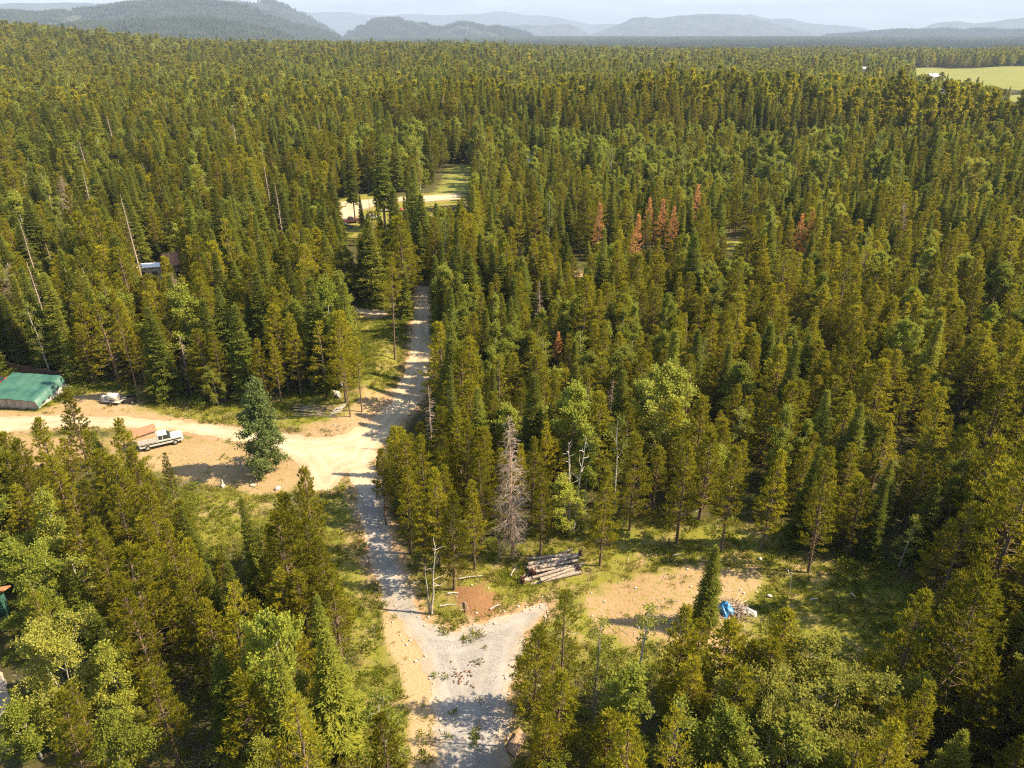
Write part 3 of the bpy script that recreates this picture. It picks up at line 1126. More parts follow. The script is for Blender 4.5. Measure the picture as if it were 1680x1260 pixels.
def snag(seed, h=16.0, r=2.0, base=0.1, gap=0.26, nb=6, droop=0.5, twig=4, lower=1.0):
    """a dead conifer: bare trunk with fine drooping branches; the branches are its crown"""
    rng = np.random.default_rng(seed)
    w, c_ = Wood(), Wood()
    pts, t = trunk_line(h, rng, 0.012)
    w.limb(pts, 0.0105 * h * (1 - 0.93 * t) + 0.012, 7)
    z = base * h
    while z < h - 0.4:
        u = (z - base * h) / (h * (1 - base))
        prof = (1 - u) ** 0.55 * (0.6 + 0.4 * min(1, u / 0.2))
        c = along(pts, z)
        for b in range(nb):
            if rng.random() < 0.35 * u + 0.1 * (1 - lower):
                continue
            az = rng.uniform(0, 6.283)
            ln = r * prof * rng.uniform(0.45, 1.15)
            s = np.linspace(0, 1, 5)
            el = R(20) * rng.normal() * 0.5 + R(10 + 25 * u)
            dr = np.array([np.cos(az), np.sin(az), 0.0])
            q = c + dr * (ln * s)[:, None]
            q[:, 2] += ln * (np.tan(el) * s - droop * s ** 2)
            q += rng.normal(size=q.shape) * 0.03 * ln
            c_.limb(q, np.linspace(0.013 + 0.006 * ln, 0.006, 5), 3)
            for k in range(twig):
                f = rng.uniform(0.3, 1)
                b0 = np.array([np.interp(f, s, q[:, i]) for i in range(3)])
                d = norm(dr + rng.normal(size=3) * 0.7 + np.array([0, 0, -0.25]))
                tl = ln * 0.28 * rng.uniform(0.5, 1.4)
                c_.limb([b0, b0 + d * tl * 0.5 + [0, 0, 0.03], b0 + d * tl], [0.010, 0.008, 0.004], 3)
        z += gap * rng.uniform(0.7, 1.3)
    V, q = c_.get()
    return w.get(), (V, q, np.full(len(V), 0.5)), h


PROTO = {}


def proto(key, tree, leafm, barkm, parts=True):
    """meshes of one tree: trunk and crown apart for near trees, joined for small ones"""
    (wv, wf), (cv, cf, ct), h = tree
    d = dict(h=h)
    if parts:
        d['trunk'] = np_mesh('trunk', wv, [wf], [M[barkm]], smooth=True)
        d['crown'] = np_mesh('crown', cv, [cf], [M[leafm]], tint=ct)
    V = np.concatenate([cv, wv])
    d['all'] = np_mesh(key, V, [cf, wf + len(cv)], [M[leafm], M[barkm]], mi=np.concatenate([np.zeros(len(cf)), np.ones(len(wf))]),
                       tint=np.concatenate([ct, np.zeros(len(wv))]))
    PROTO.setdefault(key, []).append(d)


for s in range(6):
    proto('pine', pine(20 + s, h=12.5 + s * 0.25, r=(1.95, 1.7, 2.2, 1.8, 2.1, 1.5)[s], base=(0.16, 0.22, 0.12, 0.28, 0.18, 0.24)[s]), 'pine', 'bark')
for s in range(2):
    proto('bare_pine', pine(40 + s, h=15, r=1.7, base=0.5, thin=0.8), 'pine', 'bark')
for s in range(2):
    proto('airy_pine', pine(46 + s, h=13, r=2.0, base=0.15, thin=0.8, K=5, nb=4, gap=0.62), 'pine', 'bark')
for s in range(5):
    proto('fir', fir(60 + s, h=14 + s * 0.4, r=(2.0, 2.3, 1.7, 2.1, 1.5)[s], droop=(16, 22, 12, 18, 14)[s]), 'fir', 'bark')
for s in range(2):
    proto('old_fir', fir(70 + s, h=24, r=3.3, base=0.24, gap=0.62, nb=7, step=0.30, L=0.62, W=0.22, droop=24, thin=0.85), 'fir', 'bark')
for s in range(3):
    proto('leaf_round', broad(80 + s, h=11.5, r=2.6, base=0.14, limbs=24), 'leaf', 'bark_grey')
for s in range(2):
    proto('leaf_tall', broad(85 + s, h=13, r=2.1, base=0.30, shape='oval', limbs=18), 'leaf', 'bark_pale')
proto('leaf_cone', broad(88, h=13, r=2.35, base=0.08, shape='cone', limbs=62, sub=7, clump=3, leaves=20, size=0.23, cr=0.36, lift=0.30), 'leaf_cool', 'bark')
for s in range(2):
    proto('leaf_pale', broad(90 + s, h=11, r=3.4, base=0.14, stems=3, limbs=30, sub=8, leaves=40, size=0.19, cr=0.42), 'leaf_pale', 'bark_pale')
for s in range(2):
    proto('airy_birch', broad(94 + s, h=11, r=1.9, base=0.2, limbs=15, sub=5, clump=2, leaves=13, size=0.17, shape='oval'), 'leaf', 'bark_pale')
proto('dead_conifer', snag(100, h=17, r=2.4, base=0.10, gap=0.24, nb=9, twig=6), 'dead', 'dead_red')
proto('dead_conifer', snag(101, h=11, r=1.4, base=0.12, nb=5), 'dead', 'dead')
proto('dead_conifer', snag(102, h=16, r=0.9, base=0.35, nb=4, twig=3, gap=0.45), 'dead', 'dead')
for s in range(2):
    proto('red_pine', pine(110 + s, h=13, r=1.7, base=0.2, thin=0.85, K=6, gap=0.52), 'red', 'bark')
# coarser sprays for trees far off
for s in range(3):
    proto('pine_far', pine(200 + s, h=15, r=2.0, base=0.16, gap=0.95, nb=5, step=0.6, K=3, L=0.85, W=0.26, deadwood=False, inner=0.3), 'pine', 'bark', False)
for s in range(3):
    proto('fir_far', fir(210 + s, h=17, r=2.1, gap=0.8, nb=6, step=0.55, L=0.95, W=0.42, K=1), 'fir', 'bark', False)
for s in range(2):
    proto('leaf_far', broad(220 + s, h=14, r=3.0, limbs=10, sub=3, clump=2, leaves=9, size=0.55, cr=0.75), 'leaf', 'bark_pale', False)
for s in range(1):
    proto('red_far', pine(230, h=14, r=1.7, gap=0.9, nb=5, step=0.6, K=3, L=0.85, W=0.28, deadwood=False), 'red', 'bark', False)

# ------------------------------------------------------------------ which sight lines stay open (so trees do not stand in front of what the photograph shows)
RW, RH = 560, 420
GXX, GYY = np.meshgrid((np.arange(RW) + 0.5) * 3, (np.arange(RH) + 0.5) * 3, indexing='ij')
OPEN = np.zeros((RW, RH))           # trees nearer than this depth may not cover the pixel


DRIVE_SEEN = [(560, 764), (600, 762), (608, 800), (616, 850), (632, 900), (650, 945), (676, 990), (700, 1016), (722, 1030), (748, 1032), (776, 1022), (818, 1014), (860, 999), (880, 995),
              (868, 1036), (850, 1062), (838, 1110), (832, 1165), (826, 1215), (820, 1300), (686, 1300), (676, 1180), (660, 1120), (640, 1070), (622, 985), (600, 900), (586, 830)]


def keep_open(poly, depth=1e9):
    ins = sdist(np.array(poly, float), GXX, GYY) < 0
    OPEN[ins] = np.maximum(OPEN[ins], depth)


for pl in (ROAD_MAIN, DRIVE_SEEN, RED_DIRT, [(700, 960), (745, 950), (830, 960), (850, 905), (960, 900), (1060, 884), (1130, 874), (1255, 872), (1290, 905), (1240, 940),
           (1210, 960), (1245, 985), (1245, 1022), (1185, 1012), (1160, 1000), (1120, 1025), (1000, 1030), (960, 1000), (900, 985), (800, 1020), (720, 1030), (690, 990)],
           [(1240, 880), (1340, 920), (1470, 968), (1490, 1000), (1440, 1060), (1330, 1060), (1250, 990)], [(240, 652), (330, 664), (400, 660), (470, 664), (470, 702), (400, 697), (300, 688)],
           [(222, 703), (292, 703), (292, 742), (238, 742)], [(300, 712), (420, 728), (480, 745), (498, 775), (420, 800), (310, 792), (296, 760)],
           [(0, 614), (106, 622), (120, 640), (96, 660), (60, 674), (0, 674)], [(110, 628), (232, 645), (232, 668), (160, 668)], [(478, 652), (600, 652), (600, 700), (478, 712)],
           [(540, 835), (572, 815), (596, 880), (616, 985), (640, 1060), (650, 1110), (612, 1090), (575, 1000), (548, 930)],
           [(338, 806), (428, 812), (440, 848), (400, 876), (320, 896), (322, 850)], [(728, 274), (772, 270), (774, 312), (712, 318)], [(694, 318), (752, 318), (750, 330), (694, 334)],
           [(560, 334), (602, 334), (598, 352), (586, 376), (562, 378)], [(628, 336), (660, 340), (660, 352), (630, 350)], [(566, 503), (632, 510), (632, 520), (600, 520), (566, 514)], [(606, 525), (652, 545), (652, 600), (620, 620), (606, 590)],
           [(1488, 113), (1680, 113), (1680, 140), (1610, 140), (1560, 130), (1500, 118)], [(1640, 152), (1680, 150), (1680, 166), (1640, 166)],
           [(226, 428), (268, 430), (268, 448), (228, 450)], [(276, 412), (302, 410), (302, 448), (280, 448)], [(1190, 393), (1222, 393), (1226, 406), (1192, 406)], [(922, 446), (966, 446), (966, 454), (922, 454)],
           [(1276, 257), (1288, 257), (1288, 266), (1276, 266)], [(864, 256), (872, 256), (872, 266), (864, 266)], [(1414, 110), (1422, 110), (1422, 118), (1414, 118)],
           [(1523, 122), (1532, 122), (1532, 130), (1523, 130)], [(1540, 150), (1550, 150), (1550, 158), (1540, 158)], [(0, 984), (26, 986), (22, 1012), (16, 1036), (0, 1036)],
           [(0, 1112), (12, 1110), (12, 1190), (0, 1220)], [(824, 1200), (866, 1200), (866, 1248), (824, 1248)]):
    keep_open(pl)

NO_TREE = ['ROAD_MAIN', 'DRIVE', 'CLEAR_ALL', 'LOT', 'LOT_LEFT', 'YARD', 'STRIP_L', 'GLADE_L', 'SLOPE', 'TRACK', 'MID_OPEN', 'MID_LAWN', 'MID_ROAD', 'FIELD', 'FIELD_NEAR', 'BANK', 'POCKET', 'POCKET_2', 'DRIVE_LEFT']

TREES = []   # dict(x, y, h, w, kind, key, idx, rz, label)


def top(px, py, h):
    """where a tree h tall stands whose tip shows at a pixel"""
    return P(px, py, h)


def hero(kind, key, idx, px, py, h, wid=1.0, label=None, at='top', guard=0.0, rz=None, **kw):
    x, y, gz = top(px, py, h) if at == 'top' else P(px, py)
    TREES.append(dict(x=x, y=y, h=h, w=wid, kind=kind, key=key, idx=idx % len(PROTO[key]), rz=random.uniform(0, 6.28) if rz is None else rz, label=label, hero=True, **kw))
    if guard:
        q = [proj(x, y, gz + h * f) for f in (0.45, 0.7, 0.97)]
        pw = guard * 0.62
        d = q[0][2]
        keep_open([(q[0][0] - pw, q[0][1]), (q[0][0] + pw, q[0][1]), (q[1][0] + pw, q[1][1]), (q[2][0] + pw * 0.3, q[2][1]), (q[2][0] - pw * 0.3, q[2][1]), (q[1][0] - pw, q[1][1])], d - 0.5)


# the trees one can tell apart in the photograph
hero('broadleaf_tree', 'leaf_cone', 0, 437, 776, 13.6, 1.0, 'solitary conical leafy tree shading the sandy lot beside the road junction', 'base', 34)
hero('dead_tree', 'dead_conifer', 0, 841, 918, 16.6, 1.0, 'large dead conifer with pinkish grey bare branches left of the log pile', 'base', 34)
hero('dead_tree', 'dead_conifer', 1, 703, 632, 9.5, 1.0, 'small bare grey dead conifer just right of the upper road', 'top', 12)
hero('fir_tree', 'fir', 4, 738, 601, 15.0, 0.95, 'slim pale green fir right of the small bare grey tree', 'top', 16)
hero('broadleaf_tree', 'leaf_round', 0, 942, 622, 14.0, 1.05, 'bright green leafy tree rising behind the twin white birch trunks', 'top', 38)
hero('broadleaf_tree', 'leaf_tall', 0, 965, 712, 10.0, 1.0, 'lower bright green leafy tree right of the twin white birch trunks', 'top', 20)
hero('broadleaf_tree', 'leaf_round', 1, 1100, 594, 14.5, 1.15, 'round light green leafy tree alone among dark pines, right of centre', 'top', 34)
hero('fir_tree', 'fir', 2, 1154, 1028, 9.2, 1.3, 'dark green young fir standing in the clearing beside the blue tarp', 'base', 24)
hero('pine_tree', 'pine', 1, 1372, 742, 14.0, 1.0, 'pine with bare lower trunk at the back edge of the clearing', 'top', 22)
hero('fir_tree', 'fir', 3, 1345, 728, 12.5, 1.0, 'greyish fir tip poking up just left of the clearing edge pine', 'top', 10)
hero('pine_tree', 'airy_pine', 0, 926, 972, 12.8, 1.05, 'airy see-through pine at the right rim of the gravel turnaround', 'top', 40)
hero('pine_tree', 'pine', 2, 878, 1028, 9.5, 1.2, 'dark broad pine whose boughs overhang the gravel turnaround', 'top', 30)
hero('broadleaf_tree', 'airy_birch', 0, 1062, 985, 11.5, 1.0, 'thin leafed birch against the bare tan dirt', 'top', 24)
hero('fir_tree', 'airy_pine', 1, 908, 1060, 10.5, 0.8, 'yellow green feathery conifer lit brightly beside the turnaround', 'top', 26, leaf='leaf')
hero('broadleaf_tree', 'leaf_tall', 1, 1042, 1078, 11.0, 1.15, 'bushy green leafy tree in the corner wood, right of the feathery conifer', 'top', 50)
hero('broadleaf_tree', 'airy_birch', 1, 985, 1010, 10.0, 1.0, 'spindly birch with dark bare twigs beside the airy pine', 'top', 14)
hero('pine_tree', 'pine', 4, 1128, 1000, 11.0, 1.1, 'dense olive pine between the thin birch and the clearing fir', 'top', 30)
hero('pine_tree', 'pine', 0, 1290, 1003, 11.5, 1.35, 'broad rounded pine just below the blue tarp heap', 'top', 40)
hero('broadleaf_tree', 'leaf_pale', 0, 1368, 1068, 11.0, 1.1, 'large pale yellow green birch with a spreading crown', 'top', 56)
hero('broadleaf_tree', 'leaf_pale', 1, 1262, 1118, 10.0, 0.95, 'pale feathery birch left of the large spreading birch', 'top', 44)
hero('broadleaf_tree', 'leaf_round', 2, 1190, 1158, 10.0, 1.0, 'bright green rounded leafy tree at the lower edge of the corner wood', 'top', 40)
hero('broadleaf_tree', 'leaf_pale', 0, 1400, 1190, 8.5, 0.9, 'small pale birch in front of the large spreading birch', 'top', 26, rz=2.0)
hero('pine_tree', 'pine', 3, 1468, 1138, 9.5, 1.1, 'yellowish pine standing right of the large pale birch', 'top', 24)
hero('pine_tree', 'pine', 5, 1526, 1118, 10.0, 1.1, 'slim yellowish pine, tallest of the sunlit pair in the dark corner', 'top', 22)
hero('pine_tree', 'pine', 2, 1620, 952, 15.5, 1.5, 'huge dark spreading pine filling the shaded corner wood', 'top', 60)
hero('pine_tree', 'pine', 4, 1516, 976, 12.5, 1.1, 'olive pine leaning out of shade just left of the huge dark pine', 'top', 26)
hero('fir_tree', 'fir', 1, 1592, 1200, 9.0, 1.25, 'bright lime green fir at the bottom edge under the huge dark pine', 'top', 40)
hero('fir_tree', 'fir', 1, 530, 1034, 11.5, 1.35, 'large bright grey green fir at the left verge of the driveway', 'top', 44)
hero('broadleaf_tree', 'leaf_pale', 1, 72, 1024, 10.5, 0.95, 'silvery leafed round tree beside the rusty roofed shed', 'top', 50)
hero('broadleaf_tree', 'leaf_round', 1, 240, 908, 8.5, 0.85, 'small silvery green leafy tree in the left pine wood', 'top', 22)
hero('broadleaf_tree', 'leaf_round', 0, 420, 1210, 7.5, 0.9, 'lime green leafy sapling at the bottom of the left wood', 'top', 26)
hero('pine_tree', 'pine', 3, 496, 770, 12.0, 1.0, 'pine with dark tip covering the lower road junction', 'top', 24)
hero('pine_tree', 'pine', 1, 470, 815, 12.0, 0.95, 'pine just left of the dark tipped junction pine', 'top', 18)
hero('fir_tree', 'fir', 0, 400, 814, 10.0, 0.9, 'blue green fir at the edge of the small left glade', 'top', 18)
hero('pine_tree', 'pine', 2, 108, 642, 11.0, 1.1, 'bushy pine in front of the cream road below the green roof', 'top', 30)
hero('pine_tree', 'pine', 0, 58, 690, 11.0, 1.15, 'wide pine leftmost of the group below the cream road', 'top', 28)
hero('pine_tree', 'pine', 4, 193, 690, 11.5, 1.2, 'broad pine hiding the tail of the old pickup', 'top', 30)
hero('pine_tree', 'bare_pine', 0, 230, 658, 16.4, 0.75, 'tall bare trunked pine standing beside the black cart', 'base', 12)
hero('pine_tree', 'pine', 5, 268, 745, 6.0, 0.9, 'small pine sapling beside the old pickup', 'top', 8)
hero('fir_tree', 'old_fir', 0, 632, 377, 28.0, 1.15, 'tallest old conifer with bare lower trunk behind the homestead yard', 'base', 26)
hero('fir_tree', 'old_fir', 1, 583, 362, 24.0, 0.8, 'tall old conifer with long bare trunk beside the parked dark cars', 'base', 14)
hero('fir_tree', 'fir', 2, 625, 392, 10.5, 0.9, 'dark fir standing in front of the parked red car', 'base', 12)
hero('fir_tree', 'fir', 0, 668, 405, 12.5, 0.95, 'green fir between the homestead yard and the pale road', 'base', 14)
hero('fir_tree', 'fir', 3, 595, 372, 9.0, 0.8, 'short fir right behind the parked dark cars', 'base', 6)
hero('pine_tree', 'bare_pine', 1, 648, 590, 17.0, 0.95, 'tall pine with bare trunk at the left bank of the upper road', 'base', 14)
hero('pine_tree', 'bare_pine', 0, 575, 684, 10.0, 0.8, 'thin trunked pine beside the rail heap at the bend', 'base', 9)
hero('pine_tree', 'bare_pine', 1, 594, 676, 11.0, 0.8, 'thin trunked pine on the sandy bank above the bend', 'base', 9)
hero('broadleaf_tree', 'leaf_pale', 1, 1602, 256, 15.0, 0.95, 'light green round tree glowing inside a dark shaded stand', 'top', 24)
hero('fir_tree', 'fir', 0, 1622, 326, 15.0, 1.0, 'sunlit fir in front of the dark shaded stand', 'top', 14)
for n_, (qx, qy) in enumerate(((408, 905), (440, 882), (468, 868), (504, 852), (528, 884), (368, 925), (335, 985), (300, 958), (456, 930), (490, 938), (517, 980), (424, 985), (380, 1010),
                               (540, 940), (470, 1010), (350, 1060), (410, 1070), (300, 900), (268, 860), (236, 800), (300, 830))):
    hero('pine_tree' if n_ % 5 else 'fir_tree', 'pine' if n_ % 5 else 'fir', n_, qx, qy, 9.5 + 1.5 * ((n_ * 37) % 10) / 10, 1.05 + 0.25 * ((n_ * 53) % 10) / 10)
for n_, (qx, qy) in enumerate(((140, 705), (165, 738), (216, 738), (243, 778), (30, 722), (82, 748), (20, 800), (130, 792), (186, 802), (286, 822), (60, 822), (12, 742), (110, 850), (230, 850), (160, 870))):
    hero('pine_tree', 'pine', n_ + 2, qx, qy, 9.0 + 2.0 * ((n_ * 37) % 10) / 10, 1.1 + 0.25 * ((n_ * 53) % 10) / 10)
for n_, (qx, qy, qh) in enumerate(((1590, 127, 15), (1606, 126, 15), (1613, 132, 12), (1650, 145, 12), (1659, 142, 12), (1530, 119, 12), (1546, 117, 13), (1556, 121, 12), (1468, 121, 14), (1478, 117, 14), (1490, 117, 14),
                                   (1503, 119, 12), (1512, 124, 12), (1574, 136, 12), (1560, 128, 11))):
    hero('fir_tree' if n_ % 3 else 'broadleaf_tree', 'fir' if n_ % 3 else 'leaf_round', n_, qx, qy, qh, 1.6)
for qk, qx, qy, qh, qw, tx in ((0, 650, 702, 10.5, 1.1, 'bright pine at the corner where the driveway leaves the junction'), (3, 622, 738, 9.5, 1.0, 'pine overhanging the top of the driveway'),
                               (2, 690, 716, 11.5, 1.05, 'olive pine behind the driveway corner pines'), (1, 664, 768, 10.5, 1.05, 'pine lining the driveway, third from the junction'),
                               (4, 712, 770, 11.5, 1.1, 'tall full pine midway along the right edge of the driveway'), (5, 690, 800, 10, 1.0, 'pine lining the driveway, just before the tall full pine'),
                               (0, 738, 812, 11.0, 1.05, 'pine at the lower end of the row along the driveway'), (2, 764, 690, 12.0, 1.1, 'olive pine right of the slim pale fir'),
                               (3, 795, 700, 11.5, 1.0, 'olive pine left of the large dead conifer top'), (1, 775, 790, 10.5, 1.0, 'slim pine at the front edge left of the large dead conifer'),
                               (5, 890, 757, 11.5, 1.0, 'slender bright pine right of the large dead conifer'), (4, 995, 770, 11.5, 1.0, 'bushy pine at the front edge right of the twin birch trunks'),
                               (2, 1047, 712, 12.0, 1.15, 'broad olive pine in front of the round light green tree'), (0, 1130, 730, 12.0, 1.1, 'olive pine at the front edge below the round light green tree'),
                               (3, 1210, 735, 12.5, 1.1, 'olive pine at the middle of the forest edge above the clearing'), (1, 1280, 740, 12.0, 1.0, 'olive pine left of the clearing edge pine')):
    hero('pine_tree', 'pine', qk, qx, qy, qh, qw, tx, 'top', 0)
for qx, qy, qh, qw, tx in ((1445, 408, 12, 1.0, 'light green leafy tree, first of three along the far right canopy'),
                           (1530, 404, 12, 1.1, 'light green leafy tree, middle of three along the far right canopy'),
                           (1648, 428, 12.5, 1.3, 'wide yellow green leafy tree, last of three along the far right canopy'),
                           (1178, 458, 11.5, 1.0, 'grey green leafy crown among dark pines beyond the round light tree'),
                           (1098, 478, 11, 0.8, 'small leafy crown left of the grey green leafy crown'),
                           (1590, 735, 12, 0.8, 'bright green aspen at the forest edge, left of two'),
                           (1655, 742, 12, 0.9, 'bright green aspen at the forest edge, right of two')):
    hero('broadleaf_tree', 'leaf_round' if qy < 500 else 'leaf_tall', int(qx), qx, qy, qh, qw, tx, 'top', 22)
for qx, qy, qh, tx in ((985, 333, 13, 'rust red dead pine, leftmost of the big red cluster'), (1004, 338, 11, 'rust red dead pine, second in the big red cluster'),
                       (1047, 352, 12, 'rust red dead pine, low one in the gap of the red cluster'), (1068, 326, 13, 'rust red dead pine, tallest middle of the red cluster'),
                       (1090, 328, 13, 'rust red dead pine, fifth in the big red cluster'), (1106, 340, 12.5, 'rust red dead pine, right end of the big red cluster'),
                       (1146, 304, 13, 'rust red dead pine standing apart above the red cluster'), (1316, 352, 12, 'rust red dead pine, left of the far pair'),
                       (1332, 347, 12.5, 'rust red dead pine, right of the far pair'), 
                       (916, 545, 6, 'small rust red dead pine deep in the middle stand')):
    hero('dead_tree', 'red_pine', int(qx), qx, qy, qh, 1.0, tx, 'top', 8, leaf=None)
for qx, qy, qh, qi, tx in ((885, 460, 9, 1, 'small silver dead conifer in the middle of the dense pines'), (200, 318, 20, 2, 'tall leaning silver dead trunk in the left forest'),
                           (132, 275, 19, 2, 'pale dead pole standing high in the left forest'), (292, 548, 9, 1, 'bare grey dead conifer before the left conifers'),
                           (345, 493, 11, 2, 'thin white dead pole beside the left conifers'), (100, 440, 15, 2, 'grey dead pole amid leafy trees of the left forest'),
                           (452, 300, 18, 2, 'grey brown dead conifer left of the homestead yard'), (30, 358, 15, 2, 'thin dead pole at the far left edge'),
                           (1130, 520, 10, 2, 'slim bare pole in the right pine stand'), (1005, 622, 9, 1, 'white forked dead tree right of the bright leafy tree')):
    hero('dead_tree', 'dead_conifer', qi, qx, qy, qh, 1.0, tx, 'top', 5)


def multistem(name, label, base, tops, r0, crownlen):
    """white bare birch stems with a twiggy head"""
    rng = np.random.default_rng(int(base[0]))
    b = P(*base)
    o = empty(name, tuple(b), 0, label, 'dead tree', None)
    for k, (tx, ty, hh) in enumerate(tops):
        q = P(tx, ty, hh)
        tip = np.array([q[0] - b[0], b[1] * 0 + (q[1] - b[1]) * 0.3, hh])
        st = np.array([0.35 * (k - (len(tops) - 1) / 2), 0.1 * k, -0.2])
        w = Wood()
        s = np.linspace(0, 1, 7)
        pts = st + (tip - st) * s[:, None] + rng.normal(size=(7, 3)) * 0.05 * np.sin(3.1 * s)[:, None]
        w.limb(pts, r0 * (1 - 0.85 * s), 7)
        for j in range(crownlen):
            f = rng.uniform(0.45, 1.0)
            p0 = np.array([np.interp(f, s, pts[:, i]) for i in range(3)])
            d = norm(rng.normal(size=3) * 0.6 + np.array([0, 0, 0.75]))
            ln = rng.uniform(0.5, 1.6) * (1.2 - f * 0.6)
            p1 = p0 + d * ln * 0.6 + rng.normal(size=3) * 0.08
            w.limb([p0, p1, p1 + norm(d + rng.normal(size=3) * 0.4) * ln * 0.5], [r0 * 0.3, r0 * 0.2, 0.006], 4)
        v, f_ = w.get()
        s_ = bpy.data.objects.new('stem', np_mesh('stem', v, [f_], [M['bark_pale']], smooth=True))
        COL.objects.link(s_)
        s_.parent = o
    return o


multistem('dead_birch', 'twin white birch trunks with bare forked tops at the forest edge', (938, 872), [(930, 702, 10.5), (956, 700, 10.5)], 0.16, 16)
multistem('dead_birch', 'slender white snag with twiggy top beside the red dirt patch', (708, 1008), [(716, 884, 7.4)], 0.13, 14)
multistem('dead_birch', 'leaning white pole snag next to the twiggy topped snag', (704, 1007), [(699, 914, 5.6)], 0.12, 0)
multistem('dead_birch', 'short pale broken stem left of the large dead conifer', (820, 915), [(817, 858, 3.8)], 0.10, 0)

# ------------------------------------------------------------------ the forest: jittered grid, thinned by openings, mixed by stand
def forest_points():
    out = []
    for r0, r1, cell, amax in ((0, 150, 2.9, 62), (150, 420, 3.8, 47), (420, 950, 5.2, 42), (950, 2500, 8.0, 40)):
        n = int(r1 / cell) + 1
        ii, jj = np.meshgrid(np.arange(-n, n + 1), np.arange(0, n + 1), indexing='ij')
        x = (ii + RNG.uniform(-0.48, 0.48, ii.shape)) * cell
        y = (jj + RNG.uniform(-0.48, 0.48, ii.shape)) * cell
        r = np.hypot(x, y)
        a = np.degrees(np.arctan2(x, y))
        ok = (r >= r0) & (r < r1) & (np.abs(a) < amax) & (a > -47) & (y > 12)
        out.append(np.stack([x[ok], y[ok], np.full(ok.sum(), cell)], 1))
    return np.concatenate(out)


pts = forest_points()
X, Y, CELL = pts.T
keep = multi_sd(NO_TREE, X, Y) > np.where(np.hypot(X, Y) < 160, 0.9, 1.5)
gapn = fbm(X / 26.0 + 3, Y / 26.0, 3)
keep &= ~((gapn < 0.30) & (RNG.random(len(X)) < 0.6))
keep &= RNG.random(len(X)) > 0.06
X, Y, CELL = X[keep], Y[keep], CELL[keep]
RAD = np.hypot(X, Y)
PX0, PY0, DEP = proj(X, Y, H(X, Y))
# stands
left_far = (X < -8) & (Y > 92)
mixn = fbm(X / 60.0, Y / 60.0, 4)
mix2 = fbm(X / 45.0 + 40, Y / 45.0 + 11, 4)
rnd = RNG.random(len(X))
rnd2 = RNG.random(len(X))
p_fir = np.where(left_far, 0.46, np.where(RAD < 240, 0.17, 0.40)) + (mixn - 0.5) * 0.9
p_leaf = np.where(left_far, 0.09, np.where(RAD < 130, 0.08, np.where(RAD < 240, 0.10, 0.16))) + np.clip(mix2 - 0.54, 0, 1) * 1.3
belt = (Y > 200) & (Y < 330) & (X > -60) & (X < 130)
p_leaf = p_leaf + belt * 0.28
p_fir = np.clip(p_fir, 0.02, 0.85)
p_leaf = np.clip(p_leaf, 0.0, 0.6)
darkstand = (np.abs(X - 120) < 190) & (Y > 335) & (Y < 430)
p_leaf = np.where(darkstand, 0.02, p_leaf)
KIND = np.where(rnd < p_leaf, 2, np.where(rnd2 < p_fir, 1, 0))
dead = RNG.random(len(X)) < np.where(left_far, 0.022, 0.008)
KIND = np.where(dead & (RAD < 400) & (RAD > 95), 3, KIND)
base_h = np.where(RAD < 125, 10.2, np.where(RAD < 250, 11.2, 14.0))
base_h = base_h + np.where(left_far, 3.0, 0) + np.where(KIND == 1, 1.4, 0) + np.clip((RAD - 500) / 500, 0, 1) * 2.5
base_h = np.where(belt, base_h - 1.5, base_h) + np.where(darkstand, 4.5, 0)
base_h = np.where((X < 0) & (Y < 85), 11.2, base_h)
HT = 0.91 * base_h * np.clip(1 + RNG.normal(size=len(X)) * 0.20, 0.5, 1.6)
small = RNG.random(len(X)) < 0.10
HT = np.where(small, HT * RNG.uniform(0.35, 0.7, len(X)), HT)
HT = np.where((PX0 > 1560) & (RAD < 110), HT * 1.18, HT)
HT = np.where((PX0 > 1450) & (PX0 < 1640) & (PY0 > 850) & (PY0 < 1080), HT * 1.2, HT)  # trees right of the clearing, made taller to shade its right end
HT = np.where((PX0 > 1720) & (RAD < 110), HT * 1.35, HT)  # unseen trees past the right edge of view, heightened to cast more shade
HT = np.where(CELL > 7, HT * 1.1, HT)
WD = 1.34 * np.clip(1 + RNG.normal(size=len(X)) * 0.15, 0.7, 1.4) * np.where(CELL > 7, 1.45, np.where(CELL > 4.9, 1.2, 1.0))
WD = np.where(KIND == 2, WD / 1.3, WD)
IDX = RNG.integers(0, 60, len(X))
ROT = RNG.uniform(0, 6.283, len(X))
# reject what would hide open ground or a tree one can tell apart
ok = np.ones(len(X), bool)
GZ = H(X, Y)
for f in (0.12, 0.25, 0.4, 0.55, 0.7, 0.85, 0.98):
    cr = 1.55 * WD * np.where(KIND == 2, 1.15, 0.8) * (1.05 - f if f > 0.2 else 0.7)
    for sx in (-1, 0, 1):
        qx, qy, qd = proj(X + sx * cr, Y, GZ + HT * f)
        i, j = np.floor(qx / 3).astype(int), np.floor(qy / 3).astype(int)
        inn = (i >= 0) & (i < RW) & (j >= 0) & (j < RH)
        ok &= ~(inn & (OPEN[np.clip(i, 0, RW - 1), np.clip(j, 0, RH - 1)] > DEP))
hx = np.array([[t['x'], t['y']] for t in TREES])
for a, b in hx:
    ok &= np.hypot(X - a, Y - b) > 1.7
X, Y, KIND, HT, WD, IDX, ROT, RAD, GZ, CELL = [v[ok] for v in (X, Y, KIND, HT, WD, IDX, ROT, RAD, GZ, CELL)]
NAMES = ('pine_tree', 'fir_tree', 'broadleaf_tree', 'dead_tree')
KEYS = (('pine', 'pine', 'pine', 'pine', 'airy_pine'), ('fir',), ('leaf_round', 'leaf_tall', 'leaf_round', 'airy_birch'), ('dead_conifer',))
FARK = ('pine_far', 'fir_far', 'leaf_far', 'red_far')
tx, ty, td = proj(X, Y, GZ + HT * 0.9)
inview = (tx > -12) & (tx < 1692) & (ty > -10) & (ty < 1275)
size = np.where(inview, HT / td, 0)
